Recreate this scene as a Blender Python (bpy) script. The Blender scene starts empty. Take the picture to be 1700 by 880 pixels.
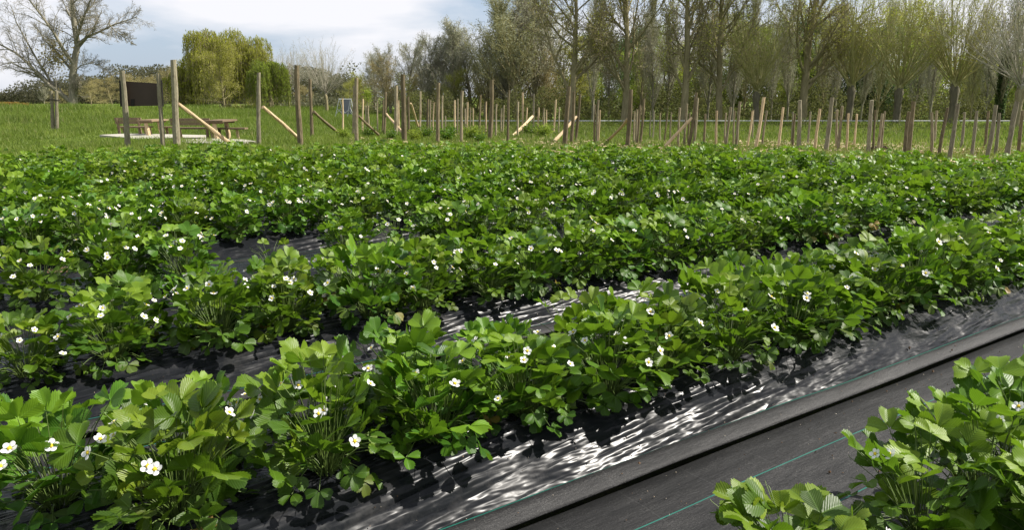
import bpy, math, random
import numpy as np
from mathutils import Vector, Matrix

# ------------------------------------------------------------------ camera, world, sun
S = bpy.context.scene
CAM_H = 1.35
F_PX = 1250.0                      # focal length in pixels of the 1700 px wide photograph
PITCH = math.radians(12.6)
cam_d = bpy.data.cameras.new("camera")
cam_d.sensor_width = 36.0
cam_d.lens = 36.0 * F_PX / 1700.0
cam_d.clip_start = 0.05
cam_d.clip_end = 3000
cam = bpy.data.objects.new("camera", cam_d)
S.collection.objects.link(cam)
cam.location = (0, 0, CAM_H)
cam.rotation_euler = (math.pi / 2 - PITCH, 0, 0)
S.camera = cam

SUN_AZ = math.radians(84)          # clockwise from the view direction
SUN_EL = math.radians(47)
sun_dir = Vector((math.sin(SUN_AZ) * math.cos(SUN_EL), math.cos(SUN_AZ) * math.cos(SUN_EL), math.sin(SUN_EL)))
sun_d = bpy.data.lights.new("sun", 'SUN')
sun_d.energy = 5.0
sun_d.angle = math.radians(0.5)
sun_d.color = (1.0, 0.945, 0.86)
sun = bpy.data.objects.new("sun", sun_d)
S.collection.objects.link(sun)
sun.location = (20, 10, 30)
sun.rotation_euler = sun_dir.to_track_quat('Z', 'Y').to_euler()

S.view_settings.view_transform = 'Standard'
S.view_settings.look = 'None'
S.view_settings.gamma = 1
S.view_settings.exposure = 0.85
S.cycles.transparent_max_bounces = 4
S.cycles.max_bounces = 6

W = bpy.data.worlds.new("World")
S.world = W
W.use_nodes = True
nt = W.node_tree
nt.nodes.clear()
def wn(t, **k):
    n = nt.nodes.new(t)
    for a, b in k.items():
        setattr(n, a, b)
    return n
sky = wn('ShaderNodeTexSky', sky_type='NISHITA', sun_disc=False)
sky.sun_elevation = SUN_EL
sky.sun_rotation = SUN_AZ
sky.air_density = 1.0
sky.dust_density = 1.6
tc = wn('ShaderNodeTexCoord')
mp = wn('ShaderNodeMapping')
mp.inputs['Scale'].default_value = (1.0, 1.0, 3.2)
mp.inputs['Location'].default_value = (0.35, 0.2, 0.1)
n1 = wn('ShaderNodeTexNoise')
n1.inputs['Scale'].default_value = 2.6
n1.inputs['Detail'].default_value = 7
n1.inputs['Roughness'].default_value = 0.52
n1.inputs['Distortion'].default_value = 0.25
r1 = wn('ShaderNodeValToRGB')
r1.color_ramp.elements[0].position = 0.38
r1.color_ramp.elements[1].position = 0.56
r1.color_ramp.elements[0].color = (0.12, 0.12, 0.12, 1)
r1.color_ramp.elements[1].color = (0.97, 0.97, 0.97, 1)
mixc = wn('ShaderNodeMix', data_type='RGBA')
mixc.inputs[7].default_value = (9.3, 9.3, 9.7, 1)
veil = wn('ShaderNodeMix', data_type='RGBA')
veil.inputs[0].default_value = 0.55
veil.inputs[7].default_value = (5.0, 6.6, 9.0, 1)
bg = wn('ShaderNodeBackground')
bg.inputs['Strength'].default_value = 0.058
wo = wn('ShaderNodeOutputWorld')
L = nt.links.new
L(tc.outputs['Generated'], mp.inputs['Vector'])
L(mp.outputs[0], n1.inputs['Vector'])
L(n1.outputs['Fac'], r1.inputs['Fac'])
L(sky.outputs[0], veil.inputs[6])
L(veil.outputs[2], mixc.inputs[6])
L(r1.outputs[0], mixc.inputs[0])
L(mixc.outputs[2], bg.inputs['Color'])
L(bg.outputs[0], wo.inputs['Surface'])

# ------------------------------------------------------------------ helpers
C = S.collection
rng = np.random.default_rng(7)
random.seed(7)
CP, SP = math.cos(PITCH), math.sin(PITCH)
FD = math.hypot(F_PX, 280)

def ray(px, py):
    v = (px - 850) / F_PX; w = (440 - py) / F_PX
    return v, CP + w * SP, -SP + w * CP
def P(px, py, z=0.0):
    a, b, c = ray(px, py)
    t = (z - CAM_H) / c
    return Vector((a * t, b * t, z))
def at(px, py, Y):
    a, b, c = ray(px, py)
    t = Y / b
    return Vector((a * t, Y, CAM_H + c * t))
def proj(x, y, z):
    zz = z - CAM_H
    f = y * CP - zz * SP
    u = y * SP + zz * CP
    if f < 0.05: return (-9999, -9999)
    return 850 + F_PX * x / f, 440 - F_PX * u / f
def ppm(Y):                                        # photo pixels per metre at depth Y (near the horizon)
    return FD / Y

def sm(a, b, x):
    t = np.clip((x - a) / (b - a), 0, 1)
    return t * t * (3 - 2 * t)
def ground_z(x, y):
    x = np.asarray(x, float); y = np.asarray(y, float)
    left = sm(-4, -20, x)
    z = left * (0.28 * sm(30, 58, y)) - (1 - left) * 0.25 * sm(25, 33, y)
    far = sm(19, 26, np.hypot(x, y))
    z = z + far * (0.05 * np.sin(x * .31 + 1) * np.sin(y * .23) + 0.035 * np.sin(x * .9 + y * .5))
    z = z + left * 0.35 * np.exp(-(((x + 29) / 9) ** 2 + ((y - 52) / 5) ** 2))
    return z

def mesh(name, V, faces, mats=(), midx=None, tint=None, uv=None, smooth=False):
    """V (n,3); faces list of int arrays (m,3)/(m,4); midx list per face group."""
    V = np.asarray(V, np.float32)
    me = bpy.data.meshes.new(name)
    faces = [np.asarray(f, np.int32) for f in faces if len(f)]
    loops = np.concatenate([f.ravel() for f in faces])
    sizes = np.concatenate([np.full(len(f), f.shape[1], np.int32) for f in faces])
    starts = np.concatenate([[0], np.cumsum(sizes)[:-1]]).astype(np.int32)
    me.vertices.add(len(V)); me.vertices.foreach_set('co', V.ravel())
    me.loops.add(len(loops)); me.loops.foreach_set('vertex_index', loops)
    me.polygons.add(len(sizes)); me.polygons.foreach_set('loop_start', starts)
    me.polygons.foreach_set('loop_total', sizes)
    if midx is not None:
        me.polygons.foreach_set('material_index', np.asarray(midx, np.int32))
    me.polygons.foreach_set('use_smooth', np.full(len(sizes), smooth))
    for m in mats: me.materials.append(m)
    if tint is not None:
        a = me.attributes.new('tint', 'FLOAT', 'POINT')
        a.data.foreach_set('value', np.asarray(tint, np.float32))
    if uv is not None:
        a = me.attributes.new('leafuv', 'FLOAT2', 'POINT')
        a.data.foreach_set('vector', np.asarray(uv, np.float32).ravel())
    me.update(calc_edges=True)
    return me

class MB:
    """Collects geometry for one mesh."""
    def __init__(s): s.V = []; s.F = []; s.M = []; s.T = []; s.U = []; s.n = 0
    def add(s, V, F, m=0, tint=0.5, uv=None):
        V = np.asarray(V, float).reshape(-1, 3)
        if len(V) == 0: return
        if not isinstance(F, list): F = [F]
        for f in F:
            f = np.asarray(f, int)
            if len(f) == 0: continue
            s.F.append(f + s.n); s.M.append(np.full(len(f), m))
        s.V.append(V)
        s.T.append(np.broadcast_to(np.asarray(tint, float), (len(V),)).copy())
        s.U.append(np.zeros((len(V), 2)) if uv is None else uv)
        s.n += len(V)
    def box(s, c, d, m=0, rz=0.0, tint=0.5, ry=0.0):
        c = np.array(c, float); d = np.array(d, float) / 2
        v = np.array([[x, y, z] for x in (-1, 1) for y in (-1, 1) for z in (-1, 1)], float) * d
        if ry:
            R = np.array([[math.cos(ry), 0, math.sin(ry)], [0, 1, 0], [-math.sin(ry), 0, math.cos(ry)]]); v = v @ R.T
        if rz:
            R = np.array([[math.cos(rz), -math.sin(rz), 0], [math.sin(rz), math.cos(rz), 0], [0, 0, 1]]); v = v @ R.T
        f = [[0, 1, 3, 2], [4, 6, 7, 5], [0, 4, 5, 1], [2, 3, 7, 6], [0, 2, 6, 4], [1, 5, 7, 3]]
        s.add(v + c, np.array(f), m, tint)
    def tubes(s, polys, rads, sides=5, m=0, tint=0.5, cap=False):
        """polys list of (n,3); grouped by n."""
        groups = {}
        tint = np.broadcast_to(np.asarray(tint, float), (len(polys),))
        for i, p in enumerate(polys): groups.setdefault(len(p), []).append(i)
        for n, ids in groups.items():
            A = np.array([polys[i] for i in ids], float); R = np.array([rads[i] for i in ids], float)
            B = len(ids)
            T = np.empty_like(A)
            T[:, 1:-1] = A[:, 2:] - A[:, :-2]; T[:, 0] = A[:, 1] - A[:, 0]; T[:, -1] = A[:, -1] - A[:, -2]
            T /= np.linalg.norm(T, axis=2, keepdims=True) + 1e-9
            ref = np.zeros((B, 1, 3)); m0 = T.mean(1)
            ref[:, 0] = np.where(np.abs(m0[:, 2:3]) > .7, [1, 0, 0], [0, 0, 1])
            X = np.cross(T, ref); X /= np.linalg.norm(X, axis=2, keepdims=True) + 1e-9
            Y = np.cross(T, X)
            a = np.arange(sides) / sides * 2 * math.pi
            ring = A[:, :, None] + R[:, :, None, None] * (np.cos(a)[None, None, :, None] * X[:, :, None] + np.sin(a)[None, None, :, None] * Y[:, :, None])
            V = ring.reshape(-1, 3)
            b = np.arange(B)[:, None, None] * n * sides; i = np.arange(n - 1)[None, :, None] * sides; k = np.arange(sides)[None, None, :]
            k2 = (k + 1) % sides
            Fq = np.stack([b + i + k, b + i + k2, b + i + sides + k2, b + i + sides + k], -1).reshape(-1, 4)
            s.add(V, Fq, m, np.repeat(tint[ids], n * sides))
            if cap:
                c = ring[:, -1]; cc = c.mean(1, keepdims=True)
                VV = np.concatenate([c, cc], 1).reshape(-1, 3)
                bb = np.arange(B)[:, None] * (sides + 1); kk = np.arange(sides)[None]
                Ft = np.stack([bb + kk, bb + (kk + 1) % sides, bb + sides + 0 * kk], -1).reshape(-1, 3)
                s.add(VV, Ft, m, np.repeat(tint[ids], sides + 1))
    def build(s, name, mats, parent=None, smooth=False, loc=None):
        if not isinstance(mats, (list, tuple)): mats = [mats]
        me = mesh(name, np.concatenate(s.V), s.F, mats, np.concatenate(s.M), np.concatenate(s.T), np.concatenate(s.U), smooth)
        o = bpy.data.objects.new(name, me); C.objects.link(o)
        if parent is not None: o.parent = parent
        if loc is not None: o.location = loc
        return o

def tag(o, label=None, cat=None, group=None, kind=None):
    if label: o['label'] = label
    if cat: o['category'] = cat
    if group: o['group'] = group
    if kind: o['kind'] = kind
    return o
def empty(name, loc=(0, 0, 0), rz=0.0):
    o = bpy.data.objects.new(name, None); C.objects.link(o)
    o.location = loc; o.rotation_euler = (0, 0, rz); o.empty_display_size = .2
    return o
def copy_tree(o, parent=None):
    kids = list(o.children)
    c = o.copy(); C.objects.link(c); c.parent = parent
    for k in list(c.keys()):
        if parent is None and k in ('label', 'group', 'category'): del c[k]
    for ch in kids: copy_tree(ch, c)
    return c
ORD = ['', 'first', 'second', 'third', 'fourth', 'fifth', 'sixth', 'seventh', 'eighth', 'ninth', 'tenth', 'eleventh', 'twelfth',
       'thirteenth', 'fourteenth', 'fifteenth', 'sixteenth', 'seventeenth', 'eighteenth', 'nineteenth', 'twentieth']
def ordn(i):
    if i <= 20: return ORD[i]
    tens = {2: 'twenty', 3: 'thirty', 4: 'forty', 5: 'fifty', 6: 'sixty'}
    if i % 10 == 0: return {30: 'thirtieth', 40: 'fortieth', 50: 'fiftieth', 60: 'sixtieth'}[i]
    return tens[i // 10] + '-' + ORD[i % 10]

# ------------------------------------------------------------------ materials
class Mat:
    def __init__(s, name):
        s.m = bpy.data.materials.new(name); s.m.use_nodes = True
        s.t = s.m.node_tree; s.t.nodes.clear()
        s.out = s.n('ShaderNodeOutputMaterial')
    def n(s, t, inp=None, **k):
        n = s.t.nodes.new(t)
        for a, b in k.items(): setattr(n, a, b)
        for a, b in (inp or {}).items(): n.inputs[a].default_value = b
        return n
    def l(s, a, b): s.t.links.new(a, b)
    def ramp(s, fac, stops):
        r = s.n('ShaderNodeValToRGB')
        while len(r.color_ramp.elements) < len(stops): r.color_ramp.elements.new(0.5)
        for e, (p, c) in zip(r.color_ramp.elements, stops):
            e.position = p; e.color = (*c, 1) if len(c) == 3 else c
        s.l(fac, r.inputs['Fac']); return r.outputs['Color']
    def noise(s, scale, vec=None, detail=4, rough=.5, mapscale=None, coord='Object', dist=0):
        if vec is None:
            t = s.n('ShaderNodeTexCoord'); vec = t.outputs[coord]
        if mapscale:
            mpn = s.n('ShaderNodeMapping', {'Scale': mapscale}); s.l(vec, mpn.inputs['Vector']); vec = mpn.outputs[0]
        nn = s.n('ShaderNodeTexNoise', {'Scale': scale, 'Detail': detail, 'Roughness': rough, 'Distortion': dist})
        s.l(vec, nn.inputs['Vector']); return nn.outputs['Fac']
    def math(s, op, a, b=None, c=None, clamp=False):
        n = s.n('ShaderNodeMath', operation=op, use_clamp=clamp)
        for i, v in enumerate((a, b, c)):
            if v is None: continue
            if isinstance(v, (int, float)): n.inputs[i].default_value = v
            else: s.l(v, n.inputs[i])
        return n.outputs[0]
    def mix(s, fac, a, b, mode='MIX'):
        n = s.n('ShaderNodeMix', data_type='RGBA', blend_type=mode)
        for i, v in ((0, fac), (6, a), (7, b)):
            if isinstance(v, (int, float)): n.inputs[i].default_value = v
            elif isinstance(v, tuple): n.inputs[i].default_value = (*v, 1)
            else: s.l(v, n.inputs[i])
        return n.outputs[2]
    def bump(s, h, strength=.3, dist=.01):
        b = s.n('ShaderNodeBump', {'Strength': strength, 'Distance': dist}); s.l(h, b.inputs['Height']); return b.outputs[0]
    def pbr(s, col, rough=.6, spec=.5, normal=None, **k):
        p = s.n('ShaderNodeBsdfPrincipled')
        for nm, v in (('Base Color', col), ('Roughness', rough), ('Specular IOR Level', spec)):
            if isinstance(v, (int, float)): p.inputs[nm].default_value = v
            elif isinstance(v, tuple): p.inputs[nm].default_value = (*v, 1)
            else: s.l(v, p.inputs[nm])
        for a, b in k.items(): p.inputs[a.replace('_', ' ')].default_value = b
        if normal is not None: s.l(normal, p.inputs['Normal'])
        return p
    def done(s, sh): s.l(sh.outputs[0], s.out.inputs['Surface']); return s.m
    def attr(s, name='tint', out='Fac'):
        a = s.n('ShaderNodeAttribute', attribute_name=name); return a.outputs[out]

def leaf_mat(name, stops, trans=.35, rough=.45, spec=.4, veins=False, tcol=(0.16, 0.28, 0.02)):
    M = Mat(name)
    col = M.ramp(M.attr(), stops)
    oi = M.n('ShaderNodeObjectInfo')
    hs = M.n('ShaderNodeHueSaturation', {'Saturation': 1.0})
    M.l(M.math('MULTIPLY_ADD', oi.outputs['Random'], .30, .85), hs.inputs['Value'])
    M.l(M.math('MULTIPLY_ADD', oi.outputs['Random'], .03, .485), hs.inputs['Hue'])
    M.l(col, hs.inputs['Color']); col = hs.outputs[0]
    nrm = None
    if veins:
        uv = M.n('ShaderNodeAttribute', attribute_name='leafuv')
        sx = M.n('ShaderNodeSeparateXYZ'); M.l(uv.outputs['Vector'], sx.inputs[0])
        au = M.math('ABSOLUTE', sx.outputs[0])
        ph = M.math('SUBTRACT', sx.outputs[1], M.math('MULTIPLY', au, .38))
        wv = M.math('SINE', M.math('MULTIPLY', ph, 52.0))
        wv = M.math('MULTIPLY_ADD', wv, .5, .5)
        fine = M.noise(260, detail=2)
        mid = M.math('SUBTRACT', 1.0, M.math('MULTIPLY', au, 9.0), clamp=True)
        hgt = M.math('ADD', M.math('ADD', wv, M.math('MULTIPLY', fine, .3)), M.math('MULTIPLY', mid, -1.0))
        nrm = M.bump(hgt, .30, .0013)
        lightv = M.math('MULTIPLY', M.math('POWER', M.math('SUBTRACT', 1.0, wv), 4.0), .07)
        lightv = M.math('MAXIMUM', lightv, M.math('MULTIPLY', mid, .35))
        col = M.mix(lightv, col, (0.16, 0.28, 0.05))
    p = M.pbr(col, rough, spec, nrm)
    t = M.n('ShaderNodeBsdfTranslucent')
    tc_ = M.mix(.5, col, tcol)
    M.l(tc_, t.inputs['Color'])
    if nrm is not None: M.l(nrm, t.inputs['Normal'])
    mx = M.n('ShaderNodeMixShader', {0: trans}); M.l(p.outputs[0], mx.inputs[1]); M.l(t.outputs[0], mx.inputs[2])
    return M.done(mx)

straw_leaf = leaf_mat('strawberry_leaf', [(0, (.20, .12, .03)), (.05, (.09, .12, .02)), (.2, (.023, .064, .006)), (.6, (.062, .134, .007)), (1, (.150, .230, .014))],
                      trans=.30, rough=.42, spec=.26, veins=True, tcol=(0.22, 0.42, 0.02))
straw_leaf_far = leaf_mat('strawberry_leaf_distant', [(0, (.20, .12, .03)), (.05, (.09, .12, .02)), (.2, (.028, .072, .006)), (.6, (.075, .148, .008)), (1, (.155, .235, .014))],
                      trans=.30, rough=.44, spec=.26, tcol=(0.22, 0.42, 0.02))
grass_mat = leaf_mat('grass_blades', [(0, (.30, .26, .12)), (.08, (.22, .22, .08)), (.25, (.065, .098, .016)), (.6, (.105, .155, .022)), (1, (.18, .225, .045))],
                     trans=.38, rough=.55, spec=.25, tcol=(0.25, 0.38, 0.04))

def stem_material():
    M = Mat('green_stem'); return M.done(M.pbr(M.ramp(M.attr(), [(0, (.06, .09, .015)), (1, (.09, .14, .03))]), .5, .4))
stem_mat = stem_material()
def petal_material():
    M = Mat('white_petal'); p = M.pbr((.82, .82, .78), .55, .3)
    t = M.n('ShaderNodeBsdfTranslucent', {'Color': (.8, .8, .72, 1)})
    mx = M.n('ShaderNodeMixShader', {0: .3}); M.l(p.outputs[0], mx.inputs[1]); M.l(t.outputs[0], mx.inputs[2]); return M.done(mx)
petal_mat = petal_material()
def centre_material():
    M = Mat('yellow_centre'); nz = M.noise(600, detail=2)
    return M.done(M.pbr(M.ramp(nz, [(.3, (.50, .45, .03)), (.7, (.75, .48, .03))]), .7, .2, M.bump(nz, .5, .002)))
centre_mat = centre_material()

def wood(name, dark, light, grey=.0, bark=(.10, .07, .05), barkamt=.5):
    M = Mat(name)
    oi = M.n('ShaderNodeObjectInfo')
    tcx = M.n('ShaderNodeTexCoord')
    va = M.n('ShaderNodeVectorMath', operation='ADD'); M.l(tcx.outputs['Object'], va.inputs[0]); M.l(oi.outputs['Location'], va.inputs[1])
    g = M.noise(14, va.outputs[0], 5, .65, mapscale=(6, 6, .8))
    b = M.noise(5, va.outputs[0], 4, .7, mapscale=(2, 2, .8), dist=.6)
    col = M.ramp(g, [(.3, dark), (.7, light)])
    col = M.mix(M.math('MULTIPLY', M.ramp(b, [(.48, (0, 0, 0)), (.62, (1, 1, 1))]), barkamt), col, bark)
    hs = M.n('ShaderNodeHueSaturation'); M.l(M.math('MULTIPLY_ADD', oi.outputs['Random'], .45, .75), hs.inputs['Value']); M.l(col, hs.inputs['Color'])
    return M.done(M.pbr(hs.outputs[0], .85, .2, M.bump(g, .6, .01)))
wood_grey = wood('weathered_grey_wood', (.15, .13, .088), (.30, .27, .185), bark=(.12, .095, .065))
wood_brown = wood('barked_brown_wood', (.085, .067, .038), (.20, .160, .092), bark=(.32, .25, .16), barkamt=.35)
wood_pale = wood('fresh_pale_wood', (.40, .29, .17), (.62, .48, .30), bark=(.22, .14, .08), barkamt=.3)
wood_tan = wood('tan_stake_wood', (.20, .165, .105), (.40, .34, .22), bark=(.16, .11, .07), barkamt=.6)
furn_wood = wood('picnic_wood', (.12, .085, .052), (.26, .19, .12), bark=(.30, .22, .14), barkamt=.3)

def bark(name, a, b, lich=(.16, .17, .10)):
    M = Mat(name); nz = M.noise(3.0, None, 6, .7, mapscale=(2.2, 2.2, .5)); n2 = M.noise(.9, detail=3)
    col = M.mix(M.math('MULTIPLY', n2, .6), M.ramp(nz, [(.32, a), (.68, b)]), lich)
    return M.done(M.pbr(col, .9, .15, M.bump(nz, .8, .05)))
bark_grey = bark('grey_bark', (.15, .13, .10), (.34, .30, .24))
bark_olive = bark('olive_bark', (.15, .125, .07), (.38, .32, .20), (.15, .15, .06))
bark_dark = bark('dark_bark', (.07, .06, .045), (.19, .165, .12), (.12, .12, .06))
bark_twig = bark('yellow_twig_bark', (.22, .20, .09), (.46, .42, .22), (.28, .28, .09))
bark_pale = bark('pale_bark', (.28, .25, .19), (.54, .49, .40), (.22, .22, .16))
ml = lambda n, a, b, c, **k: leaf_mat(n, [(0, a), (.5, b), (1, c)], trans=.5, rough=.6, spec=.2, **k)
lv_willow = ml('willow_leaf', (.16, .20, .022), (.27, .31, .034), (.40, .43, .07), tcol=(.42, .46, .05))
lv_olive = ml('olive_spring_leaf', (.17, .18, .028), (.28, .29, .050), (.38, .39, .09), tcol=(.40, .43, .06))
lv_brown = ml('budding_brown_leaf', (.15, .12, .05), (.26, .21, .09), (.34, .29, .15), tcol=(.40, .31, .12))
lv_dark = ml('dark_evergreen_leaf', (.030, .050, .018), (.060, .095, .034), (.16, .20, .09), tcol=(.08, .14, .03))
lv_fresh = ml('fresh_green_leaf', (.075, .12, .014), (.16, .22, .024), (.27, .34, .05), tcol=(.36, .45, .05))
lv_weed = ml('weed_leaf', (.035, .055, .012), (.085, .12, .022), (.24, .27, .10), tcol=(.2, .26, .04))
lv_under = ml('undergrowth_leaf', (.06, .060, .025), (.11, .115, .035), (.22, .24, .08), tcol=(.18, .2, .05))
lv_pale = ml('pale_opening_bud', (.16, .17, .10), (.26, .27, .17), (.40, .40, .30), tcol=(.3, .32, .18))
lv_orange = ml('rusty_hedge_leaf', (.11, .10, .02), (.21, .15, .03), (.27, .10, .05), tcol=(.3, .2, .04))
lv_far = ml('far_wood_leaf', (.070, .074, .040), (.11, .112, .06), (.17, .17, .10), tcol=(.1, .1, .05))

# ------------------------------------------------------------------ terrain
def ground_material():
    M = Mat('meadow_ground')
    big = M.noise(.22, detail=4); mid = M.noise(2.2, detail=5, rough=.7); fine = M.noise(18, detail=6, rough=.8)
    g = M.ramp(M.math('ADD', M.math('MULTIPLY', big, .5), M.math('MULTIPLY', fine, .5)), [(.34, (.055, .085, .014)), (.5, (.10, .15, .022)), (.66, (.17, .205, .045))])
    s_ = M.ramp(M.math('ADD', M.math('MULTIPLY', mid, .5), M.math('MULTIPLY', fine, .5)), [(.36, (.13, .095, .06)), (.5, (.30, .235, .15)), (.62, (.48, .40, .26))])
    soil = M.attr('soil')
    k = M.math('ADD', soil, M.math('MULTIPLY_ADD', mid, 2.4, -1.2))
    k = M.math('MULTIPLY_ADD', k, 2.2, -.6, clamp=True)
    col = M.mix(k, g, s_)
    return M.done(M.pbr(col, .95, .1, M.bump(fine, .9, .05)))
def axis(lo, hi, fine_lo, fine_hi, step):
    a = [fine_lo]
    while a[-1] < fine_hi: a.append(a[-1] + step)
    s = step
    while a[-1] < hi: s *= 1.35; a.append(a[-1] + s)
    s = step; b = [fine_lo]
    while b[-1] > lo: s *= 1.35; b.append(b[-1] - s)
    return np.array(b[::-1][:-1] + a)
gx = axis(-900, 900, -46, 46, .6); gy = axis(-300, 1300, -4, 72, .6)
X, Y = np.meshgrid(gx, gy)
Z = ground_z(X, Y) - .02
_E = [(-14.5, 9.0), (-9.0, 13.1), (-6.4, 15.2), (0, 15.6), (4.6, 14.6), (8.2, 12.3), (13, 8.2), (9, 1.0), (1.0, -1.4), (-9, 0.5), (-13, 5.0)]
_in = np.ones(X.shape, bool)
for (x0, y0), (x1, y1) in zip(_E, _E[1:] + _E[:1]):
    _in &= ((x1 - x0) * (Y - y0) - (y1 - y0) * (X - x0)) <= .2
Z = np.where(_in, Z - .10, Z)
nx, ny = len(gx), len(gy)
Vg = np.stack([X, Y, Z], -1).reshape(-1, 3)
ii = (np.arange(ny - 1)[:, None] * nx + np.arange(nx - 1)[None]).ravel()
gm = mesh('ground', Vg, [np.stack([ii, ii + 1, ii + nx + 1, ii + nx], -1)], [ground_material()], smooth=True)
rr = np.hypot(Vg[:, 0], Vg[:, 1])
soil = np.where(rr < 19, 1.0, 0.0)
soil_band = sm(15, 18, Vg[:, 1] + .45 * np.clip(Vg[:, 0], 0, 30)) * (1 - sm(23.5, 27, Vg[:, 1] + .12 * Vg[:, 0])) * sm(-10, -2, Vg[:, 0])
soil_v = np.clip(soil_band * (.36 + .24 * sm(3, 8, Vg[:, 0])), 0, 1)
a = gm.attributes.new('soil', 'FLOAT', 'POINT'); a.data.foreach_set('value', soil_v.astype(np.float32))
go = bpy.data.objects.new('ground', gm); C.objects.link(go); tag(go, 'meadow ground', kind='structure')

# ------------------------------------------------------------------ strawberry beds
ROW_A = math.radians(55.3)
D = np.array([math.sin(ROW_A), math.cos(ROW_A)]); N = np.array([-math.cos(ROW_A), math.sin(ROW_A)])
ROT = math.atan2(D[1], D[0])
BED0, STEP = 0.75, 1.585
HALF = .49
# edge of the field: polygon (x, y), convex
EDGE = [(-14.5, 9.0), (-9.0, 13.1), (-6.4, 15.2), (0, 15.6), (4.6, 14.6), (8.2, 12.3), (13, 8.2), (9, 1.0), (1.0, -1.4), (-9, 0.5), (-13, 5.0)]
def clip_line(c):
    """range of s with D*s + N*c inside EDGE"""
    hits = []
    for (x0, y0), (x1, y1) in zip(EDGE, EDGE[1:] + EDGE[:1]):
        p0 = x0 * N[0] + y0 * N[1] - c; p1 = x1 * N[0] + y1 * N[1] - c
        if (p0 < 0) != (p1 < 0):
            t = p0 / (p0 - p1); x = x0 + (x1 - x0) * t; y = y0 + (y1 - y0) * t
            hits.append(x * D[0] + y * D[1])
    return (min(hits), max(hits)) if len(hits) >= 2 else None

def plastic_material():
    M = Mat('black_plastic_film')
    t = M.n('ShaderNodeTexCoord')
    m1 = M.n('ShaderNodeMapping', {'Rotation': (0, 0, math.radians(-7))}); M.l(t.outputs['Object'], m1.inputs['Vector'])
    warp = M.noise(1.3, t.outputs['Object'], 2, .5)
    a_ = M.noise(20, m1.outputs[0], 1.0, .4, mapscale=(.028, 1.0, 1.0), dist=.02)
    c_ = M.noise(55, m1.outputs[0], 1, .4, mapscale=(.03, 1.0, 1.0), dist=.05)
    b_ = M.noise(6, t.outputs['Object'], 3, .5, mapscale=(.5, 1.6, 1.6))
    ridge = M.math('SUBTRACT', 1.0, M.math('ABSOLUTE', M.math('MULTIPLY_ADD', a_, 5.0, -2.5)))
    amt = M.ramp(warp, [(.40, (.08, .08, .08)), (.6, (1, 1, 1))])
    h = M.math('ADD', M.math('MULTIPLY', M.math('ADD', M.math('MULTIPLY', ridge, .62), M.math('MULTIPLY', c_, .16)), amt), M.math('MULTIPLY', b_, 2.4))
    dust = M.noise(7, t.outputs['Object'], 6, .75)
    dustk = M.ramp(dust, [(.50, (0, 0, 0)), (.80, (1, 1, 1))])
    col = M.mix(M.math('MULTIPLY', dustk, .35), (.010, .011, .013), (.09, .085, .08))
    ro = M.math('MULTIPLY_ADD', dustk, .20, .27)
    return M.done(M.pbr(col, ro, .13, M.bump(h, 1.0, .013)))
plastic_mat = plastic_material()

def fabric_material():
    M = Mat('woven_ground_fabric')
    t = M.n('ShaderNodeTexCoord'); sx = M.n('ShaderNodeSeparateXYZ'); M.l(t.outputs['Object'], sx.inputs[0])
    y = sx.outputs[1]; x = sx.outputs[0]
    wv = M.math('MULTIPLY', M.math('SINE', M.math('MULTIPLY', x, 1400.)), M.math('SINE', M.math('MULTIPLY', y, 1400.)))
    sp = M.noise(210, detail=2, rough=.8); d1 = M.noise(5, detail=5, rough=.7, mapscale=(.5, 2.2, 1)); d2 = M.noise(1.6, detail=4, mapscale=(.3, 2, 1))
    k = M.math('ADD', M.math('MULTIPLY', sp, .55), M.math('ADD', M.math('MULTIPLY', d1, .3), M.math('MULTIPLY', d2, .25)))
    col = M.ramp(k, [(.42, (.007, .007, .008)), (.58, (.014, .0138, .0145)), (.74, (.070, .068, .066))])
    yw = M.math('ADD', y, M.math('MULTIPLY', M.math('SINE', M.math('MULTIPLY', x, 2.3)), .003))
    gmask = None
    for y0, w in ((.003, .0022), (.27, .0022), (-.268, .0022)):
        q = M.math('LESS_THAN', M.math('ABSOLUTE', M.math('SUBTRACT', yw, y0)), w)
        gmask = q if gmask is None else M.math('MAXIMUM', gmask, q)
    col = M.mix(M.math('MULTIPLY', gmask, .85), col, (.01, .13, .10))
    fx = M.math('LESS_THAN', M.math('ABSOLUTE', M.math('SUBTRACT', M.math('FRACT', M.math('MULTIPLY', x, 3.3)), .5)), .006)
    col = M.mix(M.math('MULTIPLY', fx, .11), col, (.12, .12, .12))
    h = M.math('ADD', M.math('MULTIPLY', wv, .15), M.math('ADD', M.math('MULTIPLY', sp, .5), M.math('MULTIPLY', d1, 6.0)))
    return M.done(M.pbr(col, .62, .3, M.bump(h, .5, .004)))
fabric_mat = fabric_material()

def sheet(name, xs, prof, mat, bumpy=0.0, seed=0, c=0.0):
    """prof: list of (y,z); xs along the row; local frame rotated to the row"""
    prof = np.array(prof); xs = np.asarray(xs)
    r = np.random.default_rng(seed)
    X_, Yi = np.meshgrid(xs, np.arange(len(prof)))
    Yv = prof[Yi, 0]; Zv = prof[Yi, 1]
    if bumpy:
        ph = r.uniform(0, 6, 8)
        w = sum(np.sin(X_ * f + Yv * g + p) / (i + 1.5) for i, (f, g, p) in enumerate(zip((2.1, 3.7, 6.3, 9.1), (4, -7, 9, -13), ph)))
        Zv = Zv + bumpy * w; Yv = Yv + bumpy * .5 * np.sin(X_ * 1.7 + ph[5])
    V = np.stack([X_, Yv, Zv], -1).reshape(-1, 3)
    n = len(xs); i0 = (np.arange(len(prof) - 1)[:, None] * n + np.arange(n - 1)[None]).ravel()
    me = mesh(name, V, [np.stack([i0, i0 + 1, i0 + n + 1, i0 + n], -1)], [mat], smooth=True)
    o = bpy.data.objects.new(name, me); C.objects.link(o)
    o.location = (N[0] * c, N[1] * c, 0); o.rotation_euler = (0, 0, ROT)
    return o

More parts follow.
